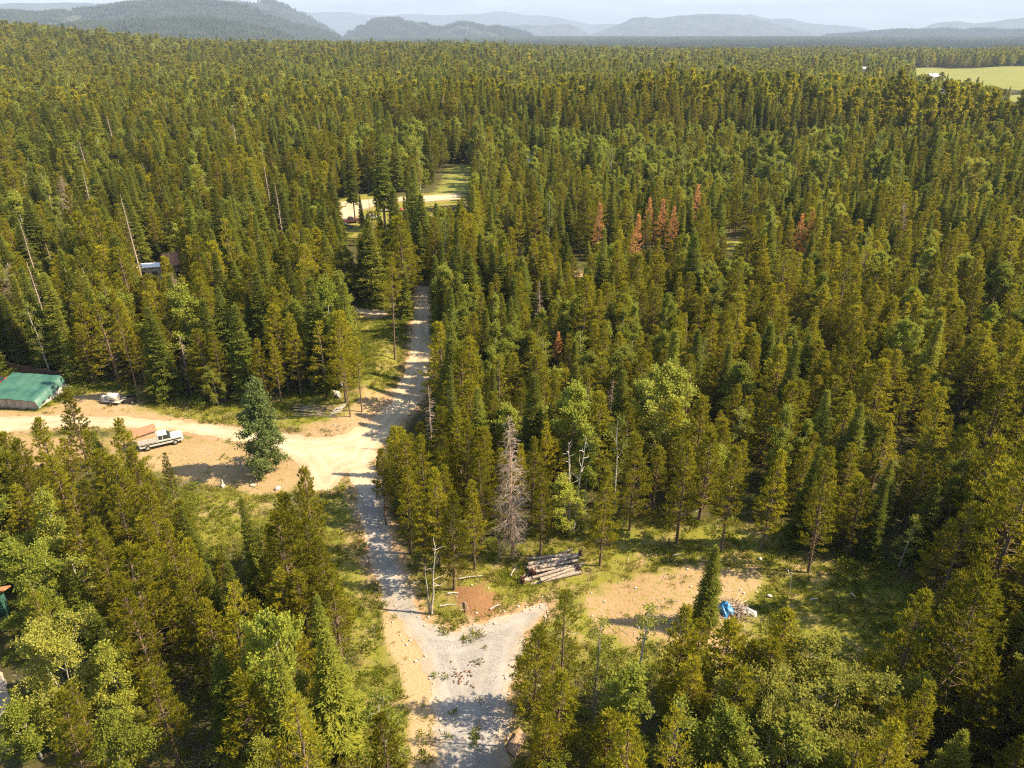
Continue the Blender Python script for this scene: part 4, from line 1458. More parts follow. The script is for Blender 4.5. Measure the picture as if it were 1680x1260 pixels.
LIMIT = {0: 300, 1: 300, 2: 300, 3: 60}
indiv = np.zeros(len(X), bool)
for k, lim in LIMIT.items():
    used = sum(t['kind'] == NAMES[k] for t in TREES)
    cand = np.nonzero((KIND == k) & inview)[0]
    cand = cand[np.argsort(-size[cand])][:lim - used]
    indiv[cand] = True
for i in np.nonzero(indiv)[0]:
    k = KIND[i]
    key = KEYS[k][IDX[i] % len(KEYS[k])]
    TREES.append(dict(x=X[i], y=Y[i], h=HT[i], w=WD[i], kind=NAMES[k], key=key, idx=int(IDX[i]) % len(PROTO[key]), rz=ROT[i], label=None))

# ---- words that single a tree out: kind, build, and where it stands from the nearest landmark
LM = [('the stacked logs', 910, 940), ('the blue tarp heap', 1205, 1000), ('the large dead conifer', 841, 918), ('the old pickup', 258, 730), ('the green roofed shed', 40, 662),
      ('the road junction', 545, 760), ('the gravel turnaround', 790, 1070), ('the grey rail heap', 520, 685), ('the white snag', 708, 1008), ('the conical lot tree', 437, 776),
      ('the white tank', 185, 658), ('the white trailer', 245, 455), ('the log cabin', 290, 460), ('the parked red car', 648, 345), ('the rusty roofed shed', 5, 1040),
      ('the plywood sheet', 846, 1225), ('the red pine cluster', 1060, 385), ('the twin birch trunks', 938, 872), ('the sandy bank', 600, 680), ('the road crest', 695, 488),
      ('the clearing edge pine', 1340, 920), ('the round light tree', 1098, 720), ('the left glade', 380, 850), ('the far red pair', 1325, 410), ('the glowing round tree', 1600, 320)]
LMW = [(n, *P(a, b)[:2]) for n, a, b in LM]
ONES = 'zero one two three four five six seven eight nine ten eleven twelve thirteen fourteen fifteen sixteen seventeen eighteen nineteen'.split()
TENS = 'x x twenty thirty forty fifty sixty seventy eighty ninety'.split()


def number(n):
    if n > 99:
        return str(n)
    if n < 20:
        return ONES[n]
    if n < 100:
        return TENS[n // 10] + ('-' + ONES[n % 10] if n % 10 else '')
    return ONES[n // 100] + ' hundred' + (' ' + number(n % 100) if n % 100 else '')


def bearing(dx, dy):
    s = ['right of', 'behind and right of', 'behind', 'behind and left of', 'left of', 'before and left of', 'before', 'before and right of']
    return s[int(round(math.atan2(dy, dx) / (math.pi / 4))) % 8]


USED = set()
KW = {'pine_tree': ('olive', 'pine'), 'fir_tree': ('green', 'fir'), 'broadleaf_tree': ('light green', 'leafy tree'), 'dead_tree': ('grey', 'snag')}
MEAN = {k: np.mean([t['h'] for t in TREES if t['kind'] == k]) for k in KW}


def describe(t):
    col, noun = KW[t['kind']]
    q = t['h'] / MEAN[t['kind']]
    build = 'tall' if q > 1.12 else 'low' if q < 0.72 else 'broad' if t['w'] > 1.08 else 'slim' if t['w'] < 0.9 else 'mid-height'
    order = sorted(LMW, key=lambda m: math.hypot(t['x'] - m[1], t['y'] - m[2]))
    for n, a, b in order[:4]:
        dx, dy = t['x'] - a, t['y'] - b
        s = f"{build} {col} {noun} {number(max(1, round(math.hypot(dx, dy))))} metres {bearing(dx, dy)} {n}"
        if s not in USED and len(s.split()) <= 16:
            break
    USED.add(s)
    return s


CATS = {'pine_tree': 'pine tree', 'fir_tree': 'fir tree', 'broadleaf_tree': 'leafy tree', 'dead_tree': 'dead tree'}
GRP = {'pine_tree': 'pines of the forest', 'fir_tree': 'firs of the forest', 'broadleaf_tree': 'leafy trees of the forest', 'dead_tree': 'dead trees in the forest'}


def plant(t):
    p = PROTO[t['key']][t['idx']]
    s = t['h'] / p['h']
    gz = float(H(t['x'], t['y']))
    d = float(proj(t['x'], t['y'], gz)[2])
    lab = t['label'] or describe(t)
    wv = s ** 0.75 * t['w']
    if t['h'] * 711 / d > 26 or t.get('hero'):
        o = empty(t['kind'], (t['x'], t['y'], gz), t['rz'], lab, CATS[t['kind']], GRP[t['kind']])
        o.scale = (wv, wv, s)
        o.rotation_euler = (random.gauss(0, 0.015), random.gauss(0, 0.015), t['rz'])
        for nm in ('trunk', 'crown'):
            c = bpy.data.objects.new(nm, p[nm])
            COL.objects.link(c)
            c.parent = o
    else:
        o = bpy.data.objects.new(t['kind'], p['all'])
        COL.objects.link(o)
        o.location = (t['x'], t['y'], gz)
        o.rotation_euler = (0, 0, t['rz'])
        o.scale = (wv, wv, s)
        tag(o, lab, CATS[t['kind']], GRP[t['kind']])


for t in TREES:
    plant(t)


# ---- the rest of the forest: one object per kind of tree
def scatter(name, Pn, Sn, Rn, In, meshes, kind='stuff'):
    coll = bpy.data.collections.new(name + '_kinds')
    for i, me in enumerate(meshes):
        coll.objects.link(bpy.data.objects.new(f'{name}_kind_{i:02d}', me))
    me = bpy.data.meshes.new(name)
    me.vertices.add(len(Pn))
    me.vertices.foreach_set('co', np.asarray(Pn, np.float32).ravel())
    for nm, typ, arr, fld in (('scl', 'FLOAT_VECTOR', Sn, 'vector'), ('rot', 'FLOAT_VECTOR', Rn, 'vector'), ('pick', 'INT', In, 'value')):
        a = me.attributes.new(nm, typ, 'POINT')
        a.data.foreach_set(fld, np.asarray(arr, np.int32 if typ == 'INT' else np.float32).ravel())
    o = bpy.data.objects.new(name, me)
    COL.objects.link(o)
    tag(o, kind=kind)
    ng = bpy.data.node_groups.new(name + '_scatter', 'GeometryNodeTree')
    ng.interface.new_socket('Geometry', in_out='INPUT', socket_type='NodeSocketGeometry')
    ng.interface.new_socket('Geometry', in_out='OUTPUT', socket_type='NodeSocketGeometry')
    n, l = ng.nodes, ng.links
    gi, go = n.new('NodeGroupInput'), n.new('NodeGroupOutput')
    ip = n.new('GeometryNodeInstanceOnPoints')
    ci = n.new('GeometryNodeCollectionInfo')
    ci.inputs['Collection'].default_value = coll
    ci.inputs['Separate Children'].default_value = True
    ci.inputs['Reset Children'].default_value = True
    ip.inputs['Pick Instance'].default_value = True
    l.new(gi.outputs[0], ip.inputs['Points'])
    l.new(ci.outputs[0], ip.inputs['Instance'])
    for nm, typ, sock in (('scl', 'FLOAT_VECTOR', 'Scale'), ('rot', 'FLOAT_VECTOR', 'Rotation'), ('pick', 'INT', 'Instance Index')):
        a = n.new('GeometryNodeInputNamedAttribute')
        a.data_type = typ
        a.inputs['Name'].default_value = nm
        so = [s_ for s_ in a.outputs if s_.enabled and s_.name == 'Attribute'][0]
        l.new(so, ip.inputs[sock])
    l.new(ip.outputs[0], go.inputs[0])
    md = o.modifiers.new('scatter', 'NODES')
    md.node_group = ng
    return o


def scatter_trees(name, sel, keys, hs_far):
    """sel: indices of the stand; nearer ones take the fine meshes, farther ones the coarse"""
    near = [p for k in keys for p in PROTO[k]]
    far = PROTO[hs_far]
    allp = near + far
    isfar = RAD[sel] > 380
    pick = np.where(isfar, len(near) + IDX[sel] % len(far), IDX[sel] % len(near))
    ph = np.array([p['h'] for p in allp])[pick]
    s = HT[sel] / ph
    wv = s ** 0.75 * WD[sel]
    Sn = np.stack([wv, wv, s], 1)
    Rn = np.stack([RNG.normal(size=len(sel)) * 0.02, RNG.normal(size=len(sel)) * 0.02, ROT[sel]], 1)
    scatter(name, np.stack([X[sel], Y[sel], GZ[sel]], 1), Sn, Rn, pick, [p['all'] for p in allp])


rest = ~indiv
scatter_trees('pine_forest', np.nonzero(rest & (KIND == 0))[0], ('pine',), 'pine_far')
scatter_trees('fir_forest', np.nonzero(rest & ((KIND == 1) | (KIND == 3)))[0], ('fir',), 'fir_far')
scatter_trees('leafy_forest', np.nonzero(rest & (KIND == 2))[0], ('leaf_round', 'leaf_tall'), 'leaf_far')


# ---- far woods on the plain: clumps of tree tops
def stand_mesh(seed, n=42, w=70.0):
    rng = np.random.default_rng(seed)
    V, Q, T = [], [], []
    k0 = 0
    for i in range(n):
        c = np.array([*rng.uniform(-w / 2, w / 2, 2), 0])
        hh, rr = rng.uniform(14, 24), rng.uniform(2.6, 4.6)
        m = 7
        a = np.linspace(0, 6.283, m, endpoint=False) + rng.random()
        for z0, z1, ra, rb in ((0.1, 0.55, 1.0, 0.75), (0.45, 0.8, 0.85, 0.4), (0.7, 1.0, 0.5, 0.02)):
            lo = c + np.stack([np.cos(a) * rr * ra * rng.uniform(0.8, 1.2, m), np.sin(a) * rr * ra * rng.uniform(0.8, 1.2, m), np.full(m, hh * z0)], 1)
            hi = c + np.stack([np.cos(a) * rr * rb, np.sin(a) * rr * rb, np.full(m, hh * z1)], 1)
            V += [lo, hi]
            ii = np.arange(m)
            jj = (ii + 1) % m
            Q.append(np.stack([ii, jj, jj + m, ii + m], 1) + k0)
            T.append(np.full(2 * m, rng.random()))
            k0 += 2 * m
    return np_mesh('far_stand', np.concatenate(V), [np.concatenate(Q)], [M['far_wood']], tint=np.concatenate(T))


def far_woods():
    out = []
    for r0, r1, cell, sc in ((2400, 5200, 62, 1.0), (5200, 13000, 130, 2.0)):
        n = int(r1 / cell) + 1
        ii, jj = np.meshgrid(np.arange(-n, n + 1), np.arange(0, n + 1), indexing='ij')
        x = (ii + RNG.uniform(-0.4, 0.4, ii.shape)) * cell
        y = (jj + RNG.uniform(-0.4, 0.4, ii.shape)) * cell
        r = np.hypot(x, y)
        a = np.degrees(np.arctan2(x, y))
        ok = (r > r0) & (r < r1) & (np.abs(a) < 40)
        ok &= fbm(x / 900, y / 900, 3) > 0.30
        out.append(np.stack([x[ok], y[ok], np.full(ok.sum(), sc)], 1))
    q = np.concatenate(out)
    s = np.stack([q[:, 2], q[:, 2], RNG.uniform(0.85, 1.2, len(q))], 1)
    scatter('far_woods', np.stack([q[:, 0], q[:, 1], H(q[:, 0], q[:, 1])], 1), s, np.stack([q[:, 0] * 0, q[:, 0] * 0, RNG.uniform(0, 6.28, len(q))], 1),
            RNG.integers(0, 3, len(q)), [stand_mesh(300 + k) for k in range(3)])


far_woods()


def mountain_woods():
    out, sc = [], []
    for V, d in SLOPES:
        n = min(len(V), 5200)
        k = RNG.choice(len(V), n, replace=False)
        q = V[k] + np.stack([RNG.normal(size=n) * 25, RNG.normal(size=n) * 25, np.zeros(n) - 4], 1)
        out.append(q[V[k][:, 2] > -20])
        sc.append(np.full((V[k][:, 2] > -20).sum(), 1.0 if d < 7000 else 1.4))
    q, s = np.concatenate(out), np.concatenate(sc)
    kk = fbm(q[:, 0] / 260.0, q[:, 1] / 260.0 + 5, 4) > 0.42
    q, s = q[kk], s[kk]
    s = s * RNG.uniform(0.8, 1.2, len(q))
    scatter('mountain_woods', q, np.stack([s, s, s * RNG.uniform(0.8, 1.3, len(q))], 1), np.stack([s * 0, s * 0, RNG.uniform(0, 6.28, len(q))], 1),
            RNG.integers(0, 2, len(q)), [stand_mesh(320 + k, 34, 80.0) for k in range(2)])


mountain_woods()
print('trees', len(TREES), 'rest', int(rest.sum()))

# ------------------------------------------------------------------ ground cover: grass, weeds, twigs
def tuft_mesh(seed, n, hgt, rad, wid, spread, mat, droop=0.5):
    rng = np.random.default_rng(seed)
    B = np.concatenate([rng.normal(size=(n, 2)) * rad * 0.5, np.zeros((n, 1))], 1)
    D = np.concatenate([B[:, :2] * spread / rad + rng.normal(size=(n, 2)) * droop, np.ones((n, 1))], 1)
    V, q, t = sprays(B, norm(D), np.full(n, hgt), np.full(n, wid), rng, 1, 0.15)
    return np_mesh('tuft', V, [q], [M[mat]], tint=t)


def bush_mesh(seed, n, h, r, size, mat):
    rng = np.random.default_rng(seed)
    g_ = rng.normal(size=(n, 3))
    g_ = norm(g_) * (rng.random((n, 1)) ** 0.4)
    c = rng.normal(size=(5, 3)) * 0.35
    B = g_ * np.array([r, r, h * 0.55]) * 0.75 + c[rng.integers(0, 5, n)] * np.array([r, r, h * 0.3]) + np.array([0, 0, h * 0.45])
    B[:, 2] = np.abs(B[:, 2])
    V, q, t = sprays(B, norm(g_ + np.array([0, 0, 0.5])), np.full(n, size), np.full(n, size * 0.6), rng, 1, 0.5)
    return np_mesh('bush', V, [q], [M[mat]], tint=t)


def cover_points(n, x0, x1, y0, y1):
    x, y = RNG.uniform(x0, x1, n), RNG.uniform(y0, y1, n)
    px_, py_, _ = proj(x, y, 0 * x)
    ok = (px_ > -30) & (px_ < 1710) & (py_ < 1290) & (py_ > 300)
    return x[ok], y[ok]


bare = ['ROAD_MAIN', 'DRIVE', 'CLEARING', 'LOT', 'RED_DIRT', 'SAND_STRIP', 'BANK', 'YARD', 'TRACK', 'MID_ROAD', 'DRIVE_LEFT', 'LOT_LEFT']
green = ['CLEAR_ALL', 'YARD_GRASS', 'STRIP_L', 'GLADE_L', 'SLOPE', 'MID_OPEN', 'MID_LAWN']
# grass
x, y = cover_points(260000, -95, 75, 22, 150)
db, dg = multi_sd(bare, x, y), multi_sd(green, x, y)
nz = fbm(x * 0.33, y * 0.33, 4)
pr = np.where(dg < 1.5, 0.55, 0.10) * np.clip((nz - 0.30) * 5, 0.12, 1)
pr = np.where(db < 0.15, 0.03 * (nz > 0.5), pr)
pr = np.where(multi_sd(['ROAD_MAIN', 'DRIVE'], x, y) < 0.1, 0, pr)
k = RNG.random(len(x)) < pr
x, y = x[k], y[k]
s = RNG.uniform(0.5, 1.35, len(x))
dry = fbm(x * 0.2 + 9, y * 0.2, 3)
ix = np.where(dry + RNG.normal(size=len(x)) * 0.1 > 0.52, RNG.integers(2, 4, len(x)), RNG.integers(0, 2, len(x)))
scatter('grass', np.stack([x, y, H(x, y)], 1), np.stack([s, s, s * RNG.uniform(0.7, 1.2, len(x))], 1), np.stack([0 * x, 0 * x, RNG.uniform(0, 6.28, len(x))], 1), ix,
        [tuft_mesh(1, 22, 0.34, 0.30, 0.055, 0.5, 'weed'), tuft_mesh(2, 26, 0.26, 0.36, 0.06, 0.6, 'weed'), tuft_mesh(3, 20, 0.36, 0.28, 0.04, 0.4, 'straw'), tuft_mesh(4, 24, 0.24, 0.34, 0.05, 0.6, 'straw')])
# leafy undergrowth: at the edges of openings and under the trees
x, y = cover_points(60000, -110, 90, 20, 190)
db, dg = multi_sd(bare, x, y), multi_sd(green, x, y)
nz = fbm(x * 0.12 + 4, y * 0.12 + 8, 4)
pr = np.where(dg < 0, 0.05, np.where(dg < 5, 0.42, 0.22)) * np.clip((nz - 0.35) * 5, 0.05, 1)
pr = np.where((x < -30) & (y > 88) & (dg < 2), 0.20, pr)
pr = np.where(db < 0.5, 0, pr)
pxx, pyy, _ = proj(x, y, 0.5 + 0 * x)
ii, jj = np.floor(pxx / 3).astype(int), np.floor(pyy / 3).astype(int)
inn = (ii >= 0) & (ii < RW) & (jj >= 0) & (jj < RH)
k = (RNG.random(len(x)) < pr)
x, y = x[k], y[k]
s = RNG.uniform(0.45, 1.35, len(x))
scatter('undergrowth', np.stack([x, y, H(x, y) - 0.03], 1), np.stack([s, s, s * RNG.uniform(0.6, 1.2, len(x))], 1), np.stack([0 * x, 0 * x, RNG.uniform(0, 6.28, len(x))], 1),
        RNG.integers(0, 4, len(x)), [bush_mesh(1, 150, 0.8, 0.7, 0.17, 'weed'), bush_mesh(2, 130, 0.6, 0.8, 0.15, 'weed'), bush_mesh(3, 170, 1.1, 0.7, 0.17, 'leaf'), bush_mesh(4, 110, 0.5, 0.6, 0.14, 'straw')])


def litter_mesh(seed, n):
    rng = np.random.default_rng(seed)
    w = Wood()
    for _ in range(n):
        a = rng.uniform(0, 6.28)
        c = np.array([*rng.normal(size=2) * 0.7, rng.uniform(0.02, 0.08)])
        d = np.array([math.cos(a), math.sin(a), rng.uniform(-0.05, 0.12)])
        ln = rng.uniform(0.25, 1.1)
        w.limb([c, c + d * ln * 0.5 + rng.normal(size=3) * 0.03, c + d * ln], [0.018, 0.014, 0.007], 3)
    v, f = w.get()
    return np_mesh('litter', v, [f], [M['grey_wood']])


x, y = cover_points(5200, -90, 75, 24, 110)
k = (multi_sd(['ROAD_MAIN', 'DRIVE'], x, y) > 0.6) & (RNG.random(len(x)) < 0.5)
x, y = x[k], y[k]
s = RNG.uniform(0.5, 1.3, len(x))
scatter('branch_litter', np.stack([x, y, H(x, y)], 1), np.stack([s, s, s], 1), np.stack([0 * x, 0 * x, RNG.uniform(0, 6.28, len(x))], 1), RNG.integers(0, 3, len(x)),
        [litter_mesh(5, 3), litter_mesh(6, 5), litter_mesh(7, 2)])

# loose stones along the drive and the banks
def stone_mesh(seed):
    rng = np.random.default_rng(seed)
    bm = bmesh.new()
    bmesh.ops.create_icosphere(bm, subdivisions=2, radius=0.5)
    for v in bm.verts:
        d = v.co.normalized()
        v.co *= 1 + 0.35 * (vnoise(np.array([d.x * 2 + seed * 3.1 + 9]), np.array([d.y * 2 + d.z * 2.7 + 9]))[0] - 0.5)
        v.co.z *= 0.65
        v.co.y *= 0.8
    me = bpy.data.meshes.new('stone')
    bm.to_mesh(me)
    bm.free()
    me.materials.append(M['stone'])
    return me


M['stone'] = simple_mat('pale_stone', (0.50, 0.44, 0.37), 0.9, var=0.4, scale=4, bump=0.5)
x, y = cover_points(20000, -60, 40, 25, 110)
dd = multi_sd(['DRIVE'], x, y)
d2 = multi_sd(['BANK', 'RED_DIRT', 'CLEARING'], x, y)
k = ((np.abs(dd + 0.1) < 0.7) & (RNG.random(len(x)) < 0.5)) | ((d2 < 0) & (RNG.random(len(x)) < 0.06))
x, y = x[k], y[k]
s = RNG.uniform(0.10, 0.38, len(x)) ** 1.2
scatter('gravel', np.stack([x, y, H(x, y) + 0.05], 1), np.stack([s, s, s], 1), np.stack([0 * x, 0 * x, RNG.uniform(0, 6.28, len(x))], 1), RNG.integers(0, 3, len(x)), [stone_mesh(k) for k in range(3)])

# ------------------------------------------------------------------ things people left here
M['white_paint'] = simple_mat('white_paint', (0.55, 0.53, 0.48), 0.45, var=0.18, scale=2.5, color2=(0.50, 0.42, 0.32), spec=0.5)
M['pale_blue'] = simple_mat('faded_paint', (0.46, 0.49, 0.46), 0.5, var=0.15, scale=3, color2=(0.36, 0.34, 0.29), spec=0.5)
M['rust'] = simple_mat('rusty_roof', (0.42, 0.20, 0.11), 0.8, var=0.4, scale=3, color2=(0.25, 0.11, 0.06))
M['orange_roof'] = simple_mat('orange_metal_roof', (0.50, 0.22, 0.11), 0.55, var=0.2, scale=1.5, color2=(0.36, 0.15, 0.08))
M['plank'] = simple_mat('weathered_plank', (0.50, 0.36, 0.22), 0.85, var=0.4, scale=5, stretch=(0.3, 3, 3))
M['grey_plank'] = simple_mat('grey_plank', (0.46, 0.43, 0.41), 0.85, var=0.3, scale=3, color2=(0.30, 0.27, 0.26), stretch=(3, 3, 0.5))
M['dark_plank'] = simple_mat('dark_fence_plank', (0.13, 0.085, 0.065), 0.85, var=0.4, scale=4)
M['tarp'] = simple_mat('green_tarp', (0.050, 0.125, 0.092), 0.55, var=0.3, scale=0.5, color2=(0.018, 0.075, 0.06), spec=0.5, bump=0.2)
M['tarp_blue'] = simple_mat('blue_tarp', (0.030, 0.19, 0.38), 0.4, var=0.3, scale=2.5, color2=(0.02, 0.14, 0.34), spec=0.6)
M['tarp_white'] = simple_mat('white_sheeting', (0.42, 0.40, 0.385), 0.5, var=0.35, scale=3)
M['black'] = simple_mat('black_metal', (0.028, 0.026, 0.026), 0.5, var=0.3)
M['tyre'] = simple_mat('tyre_rubber', (0.022, 0.021, 0.020), 0.9, var=0.3)
M['rim'] = simple_mat('steel_rim', (0.50, 0.48, 0.44), 0.4, metal=0.6, var=0.2)
M['glass'] = simple_mat('dark_glass', (0.030, 0.036, 0.040), 0.08, var=0.2, spec=0.8)
M['red_paint'] = simple_mat('red_paint', (0.50, 0.03, 0.03), 0.35, var=0.2, spec=0.5)
M['blue_paint'] = simple_mat('dark_blue_paint', (0.025, 0.035, 0.06), 0.3, var=0.2, spec=0.6)
M['maroon'] = simple_mat('maroon_paint', (0.07, 0.02, 0.025), 0.3, var=0.2, spec=0.6)
M['silver'] = simple_mat('silver_paint', (0.55, 0.56, 0.58), 0.35, metal=0.3, var=0.1)
M['lens'] = simple_mat('lamp_lens', (0.8, 0.78, 0.7), 0.15, var=0.1, spec=0.7)
M['hull'] = simple_mat('hull_paint', (0.66, 0.56, 0.44), 0.6, var=0.2)
M['log_bark'] = simple_mat('log_bark', (0.33, 0.275, 0.225), 0.9, var=0.5, scale=4, color2=(0.14, 0.105, 0.085), stretch=(1, 1, 0.35), bump=0.3)
M['log_end'] = simple_mat('cut_wood', (0.62, 0.45, 0.27), 0.85, var=0.3, scale=9)
M['root'] = simple_mat('root_soil', (0.16, 0.075, 0.050), 0.95, var=0.4, scale=6)
M['log_wall'] = simple_mat('log_wall', (0.40, 0.20, 0.11), 0.8, var=0.35, scale=2, stretch=(0.4, 0.4, 4))
M['roof_white'] = simple_mat('white_roof', (0.72, 0.71, 0.70), 0.5, var=0.15, scale=1)


def wheel(parent, x, y, r, w, side):
    t = MB()
    n = 18
    prof = ((-w / 2, 0.55), (-w / 2, 0.92), (-w * 0.3, 1.0), (w * 0.3, 1.0), (w / 2, 0.92), (w / 2, 0.55))
    for k in range(n):
        a = 6.2832 * k / n
        for (o, q) in prof:
            t.v.append((math.cos(a) * r * q, o, math.sin(a) * r * q))
    m = len(prof)
    for k in range(n):
        for j in range(m - 1):
            t.f.append([k * m + j, ((k + 1) % n) * m + j, ((k + 1) % n) * m + j + 1, k * m + j + 1])
            t.m.append(0)
    o = t.build('wheel', M['tyre'], parent)
    o.location = (x, y, r)
    ri = MB()
    for sd in (1, -1):
        ys = sd * w * 0.36
        pts = [(0, ys + sd * 0.03, 0)] + [(math.cos(6.2832 * k / n) * r * 0.56, ys, math.sin(6.2832 * k / n) * r * 0.56) for k in range(n)]
        ri.poly(pts, [(0, 1 + k, 1 + (k + 1) % n) for k in range(n)])
    ri.build('rim', M['rim'], o)
    return o


def extrude(mb, prof, y0, y1, mi=0, inset=0.0, ztop=None):
    """a side profile (x, z) drawn out between two widths; points above ztop are drawn in by inset"""
    n = len(prof)
    f = lambda p, y: (p[0], y * (1 - inset) if ztop is not None and p[1] > ztop else y, p[1])
    pts = [f(p, y0) for p in prof] + [f(p, y1) for p in prof]
    mb.poly(pts, [list(range(n))[::-1], list(range(n, 2 * n))] + [(i, (i + 1) % n, n + (i + 1) % n, n + i) for i in range(n)], mi)
    return mb


def car(name, label, cat, pos, rz, paint, style='car', scale=1.0, group=None):
    o = empty(name, tuple(pos), rz, label, cat, group)
    L = 4.5 if style == 'car' else 5.3
    hw = 0.88
    b = MB()
    if style == 'car':
        extrude(b, [(-2.2, 0.35), (2.2, 0.32), (2.25, 0.62), (2.1, 0.80), (0.95, 0.93), (-1.5, 0.98), (-2.2, 0.90)], -hw, hw)
        body = b.build('body', M[paint], o, bevel=0.06)
        c = MB()
        extrude(c, [(1.0, 0.93), (0.25, 1.42), (-1.05, 1.45), (-1.85, 0.97)], -hw * 0.95, hw * 0.95, 0, 0.18, 1.2)
        c.build('window', M['glass'], o, bevel=0.03)
        r = MB()
        extrude(r, [(0.30, 1.425), (0.22, 1.47), (-1.02, 1.50), (-1.12, 1.455)], -hw * 0.80, hw * 0.80)
        r.build('roof', M[paint], o, bevel=0.02)
        ax = (1.38, -1.35)
        fx = 2.2
    else:
        extrude(b, [(-2.65, 0.5), (2.55, 0.45), (2.6, 0.72), (2.55, 1.0), (1.25, 1.08), (0.0, 1.10), (-2.65, 1.08)], -hw, hw)
        b.build('body', M[paint], o, bevel=0.05)
        c = MB()
        extrude(c, [(1.20, 1.08), (0.72, 1.66), (-0.42, 1.68), (-0.50, 1.09)], -hw * 0.96, hw * 0.96, 0, 0.16, 1.3)
        c.build('window', M['glass'], o, bevel=0.03)
        r = MB()
        extrude(r, [(0.74, 1.665), (0.68, 1.73), (-0.40, 1.74), (-0.46, 1.67)], -hw * 0.82, hw * 0.82)
        r.build('roof', M[paint], o, bevel=0.02)
        bd = MB().box((-1.6, 0, 1.03), (1.95, 1.5, 0.056))
        bd.build('bed', M['black'], o)
        ax = (1.65, -1.55)
        fx = 2.55
    for x in ax:
        for s in (-1, 1):
            wheel(o, x, s * (hw - 0.08), 0.34, 0.22, s)
    for s in (-1, 1):
        MB().box((fx, s * 0.62, 0.66), (0.10, 0.30, 0.16)).build('headlight', M['lens'], o)
    MB().box((fx + 0.02, 0, 0.36), (0.16, 1.70, 0.17)).build('bumper', M['rim'], o, bevel=0.02)
    o.scale = (scale,) * 3
    return o


def heading(a, b):
    d = P(*b) - P(*a)
    return math.atan2(d[1], d[0])


# --- the old pickup with a home-made wooden box on its bed
o = empty('pickup_truck', tuple((P(249, 735.5) + P(279, 728.5)) / 2 + np.array([0, 0.4, 0])), heading((249, 736.5), (279, 729.5)), 'old pale blue pickup with a rusty roofed wooden box on its bed', 'truck')
b = MB()
extrude(b, [(-2.7, 0.52), (2.55, 0.48), (2.62, 0.80), (2.55, 1.05), (1.30, 1.15), (0.0, 1.17), (-0.45, 1.17), (-0.45, 1.10), (-2.7, 1.10)], -0.95, 0.95)
b.build('body', M['pale_blue'], o, bevel=0.05)
st = MB()
for s in (-1, 1):
    st.box((-0.05, s * 0.955, 0.80), (5.0, 0.02, 0.16))
st.build('side_stripe', M['black'], o)
c = MB()
extrude(c, [(1.24, 1.15), (0.78, 1.72), (-0.34, 1.74), (-0.40, 1.16)], -0.90, 0.90, 0, 0.14, 1.4)
c.build('window', M['glass'], o, bevel=0.03)
r = MB()
extrude(r, [(0.82, 1.725), (0.74, 1.79), (-0.30, 1.82), (-0.42, 1.735)], -0.80, 0.80)
for s in (-1, 1):
    r.box((0.22, s * 0.845, 1.16), (0.09, 0.07, 0.57))
    r.box((-0.35, s * 0.845, 1.16), (0.12, 0.09, 0.57))
r.build('roof', M['pale_blue'], o, bevel=0.015)
bx = MB()
extrude(bx, [(-2.85, 1.105), (-0.50, 1.105), (-0.48, 2.75), (-2.9, 2.45)], -0.98, 0.98)
bx.build('camper_box', M['plank'], o, bevel=0.02)
lw = MB()
for s in (-1, 1):
    lw.box((-1.65, s * 0.995, 1.12), (2.25, 0.03, 0.62))
lw.build('side_board', M['grey_plank'], o)
bf = MB().box((-0.46, 0, 1.2), (0.03, 1.86, 1.48))
bf.build('front_panel', M['white_paint'], o)
rf = MB()
extrude(rf, [(-3.15, 2.44), (-0.30, 2.79), (-0.30, 2.86), (-3.15, 2.51)], -1.15, 1.15)
rf.build('camper_roof', M['rust'], o)
for x in (1.62, -1.75):
    for s in (-1, 1):
        wheel(o, x, s * 0.84, 0.39, 0.26, s)
for s in (-1, 1):
    MB().box((2.60, s * 0.70, 0.78), (0.08, 0.26, 0.18)).build('headlight', M['lens'], o)
MB().box((2.66, 0, 0.46), (0.16, 1.9, 0.2)).build('bumper', M['rim'], o, bevel=0.02)
o.scale = (0.97,) * 3

# --- shed with the green tarpaulin roof
A_, B_, C_ = P(-12, 669), P(64, 672), P(85, 653)
rz = math.atan2(B_[1] - A_[1], B_[0] - A_[0])
L_ = np.linalg.norm(B_ - A_)
ctr = (A_ + B_) / 2
dep = 5.4
o = empty('shed', tuple(ctr), rz, 'lean-to shed with green tarpaulin roof and grey board walls by the cream road', 'shed')
w_ = MB()
for x0, x1, h0, h1, d0 in ((-L_ / 2, -L_ * 0.18, 1.85, 2.1, 0.0), (-L_ * 0.18 + 0.04, L_ * 0.14, 1.78, 2.02, 0.05), (L_ * 0.14 + 0.04, L_ / 2, 1.5, 1.5, -0.06)):
    w_.box(((x0 + x1) / 2, d0, 0), (x1 - x0, 0.08, h0))
w_.box((L_ / 2 - 0.05, dep / 2 + 0.1, 0), (0.08, dep - 0.1, 1.85))
w_.box((-L_ / 2 + 0.05, dep / 2 + 0.1, 0), (0.08, dep - 0.1, 1.85))
w_.box((0, dep, 0), (L_ - 0.3, 0.08, 2.5))
w_.build('wall', M['grey_plank'], o)
bt = MB()
for k in range(7):
    bt.box((-L_ / 2 + 0.3 + k * (L_ - 0.6) / 6, -0.13, 0), (0.09, 0.05, 1.45))
bt.build('batten', M['plank'], o)
nx_, ny_ = 30, 22
rng = np.random.default_rng(5)
gx, gy = np.meshgrid(np.linspace(-L_ / 2 - 0.3, L_ / 2 + 0.55, nx_), np.linspace(-0.55, dep + 0.4, ny_), indexing='ij')
gz = 2.0 + (gy / dep) * 0.75 - 0.25 * gx / L_ + 0.10 * (fbm(gx * 1.3 + 9, gy * 0.9 + 9, 3) - 0.5) - 0.05 * np.abs(np.sin(gx * 2.1))
edge = np.clip((gx - (L_ / 2 + 0.25)) / 0.3, 0, 1)
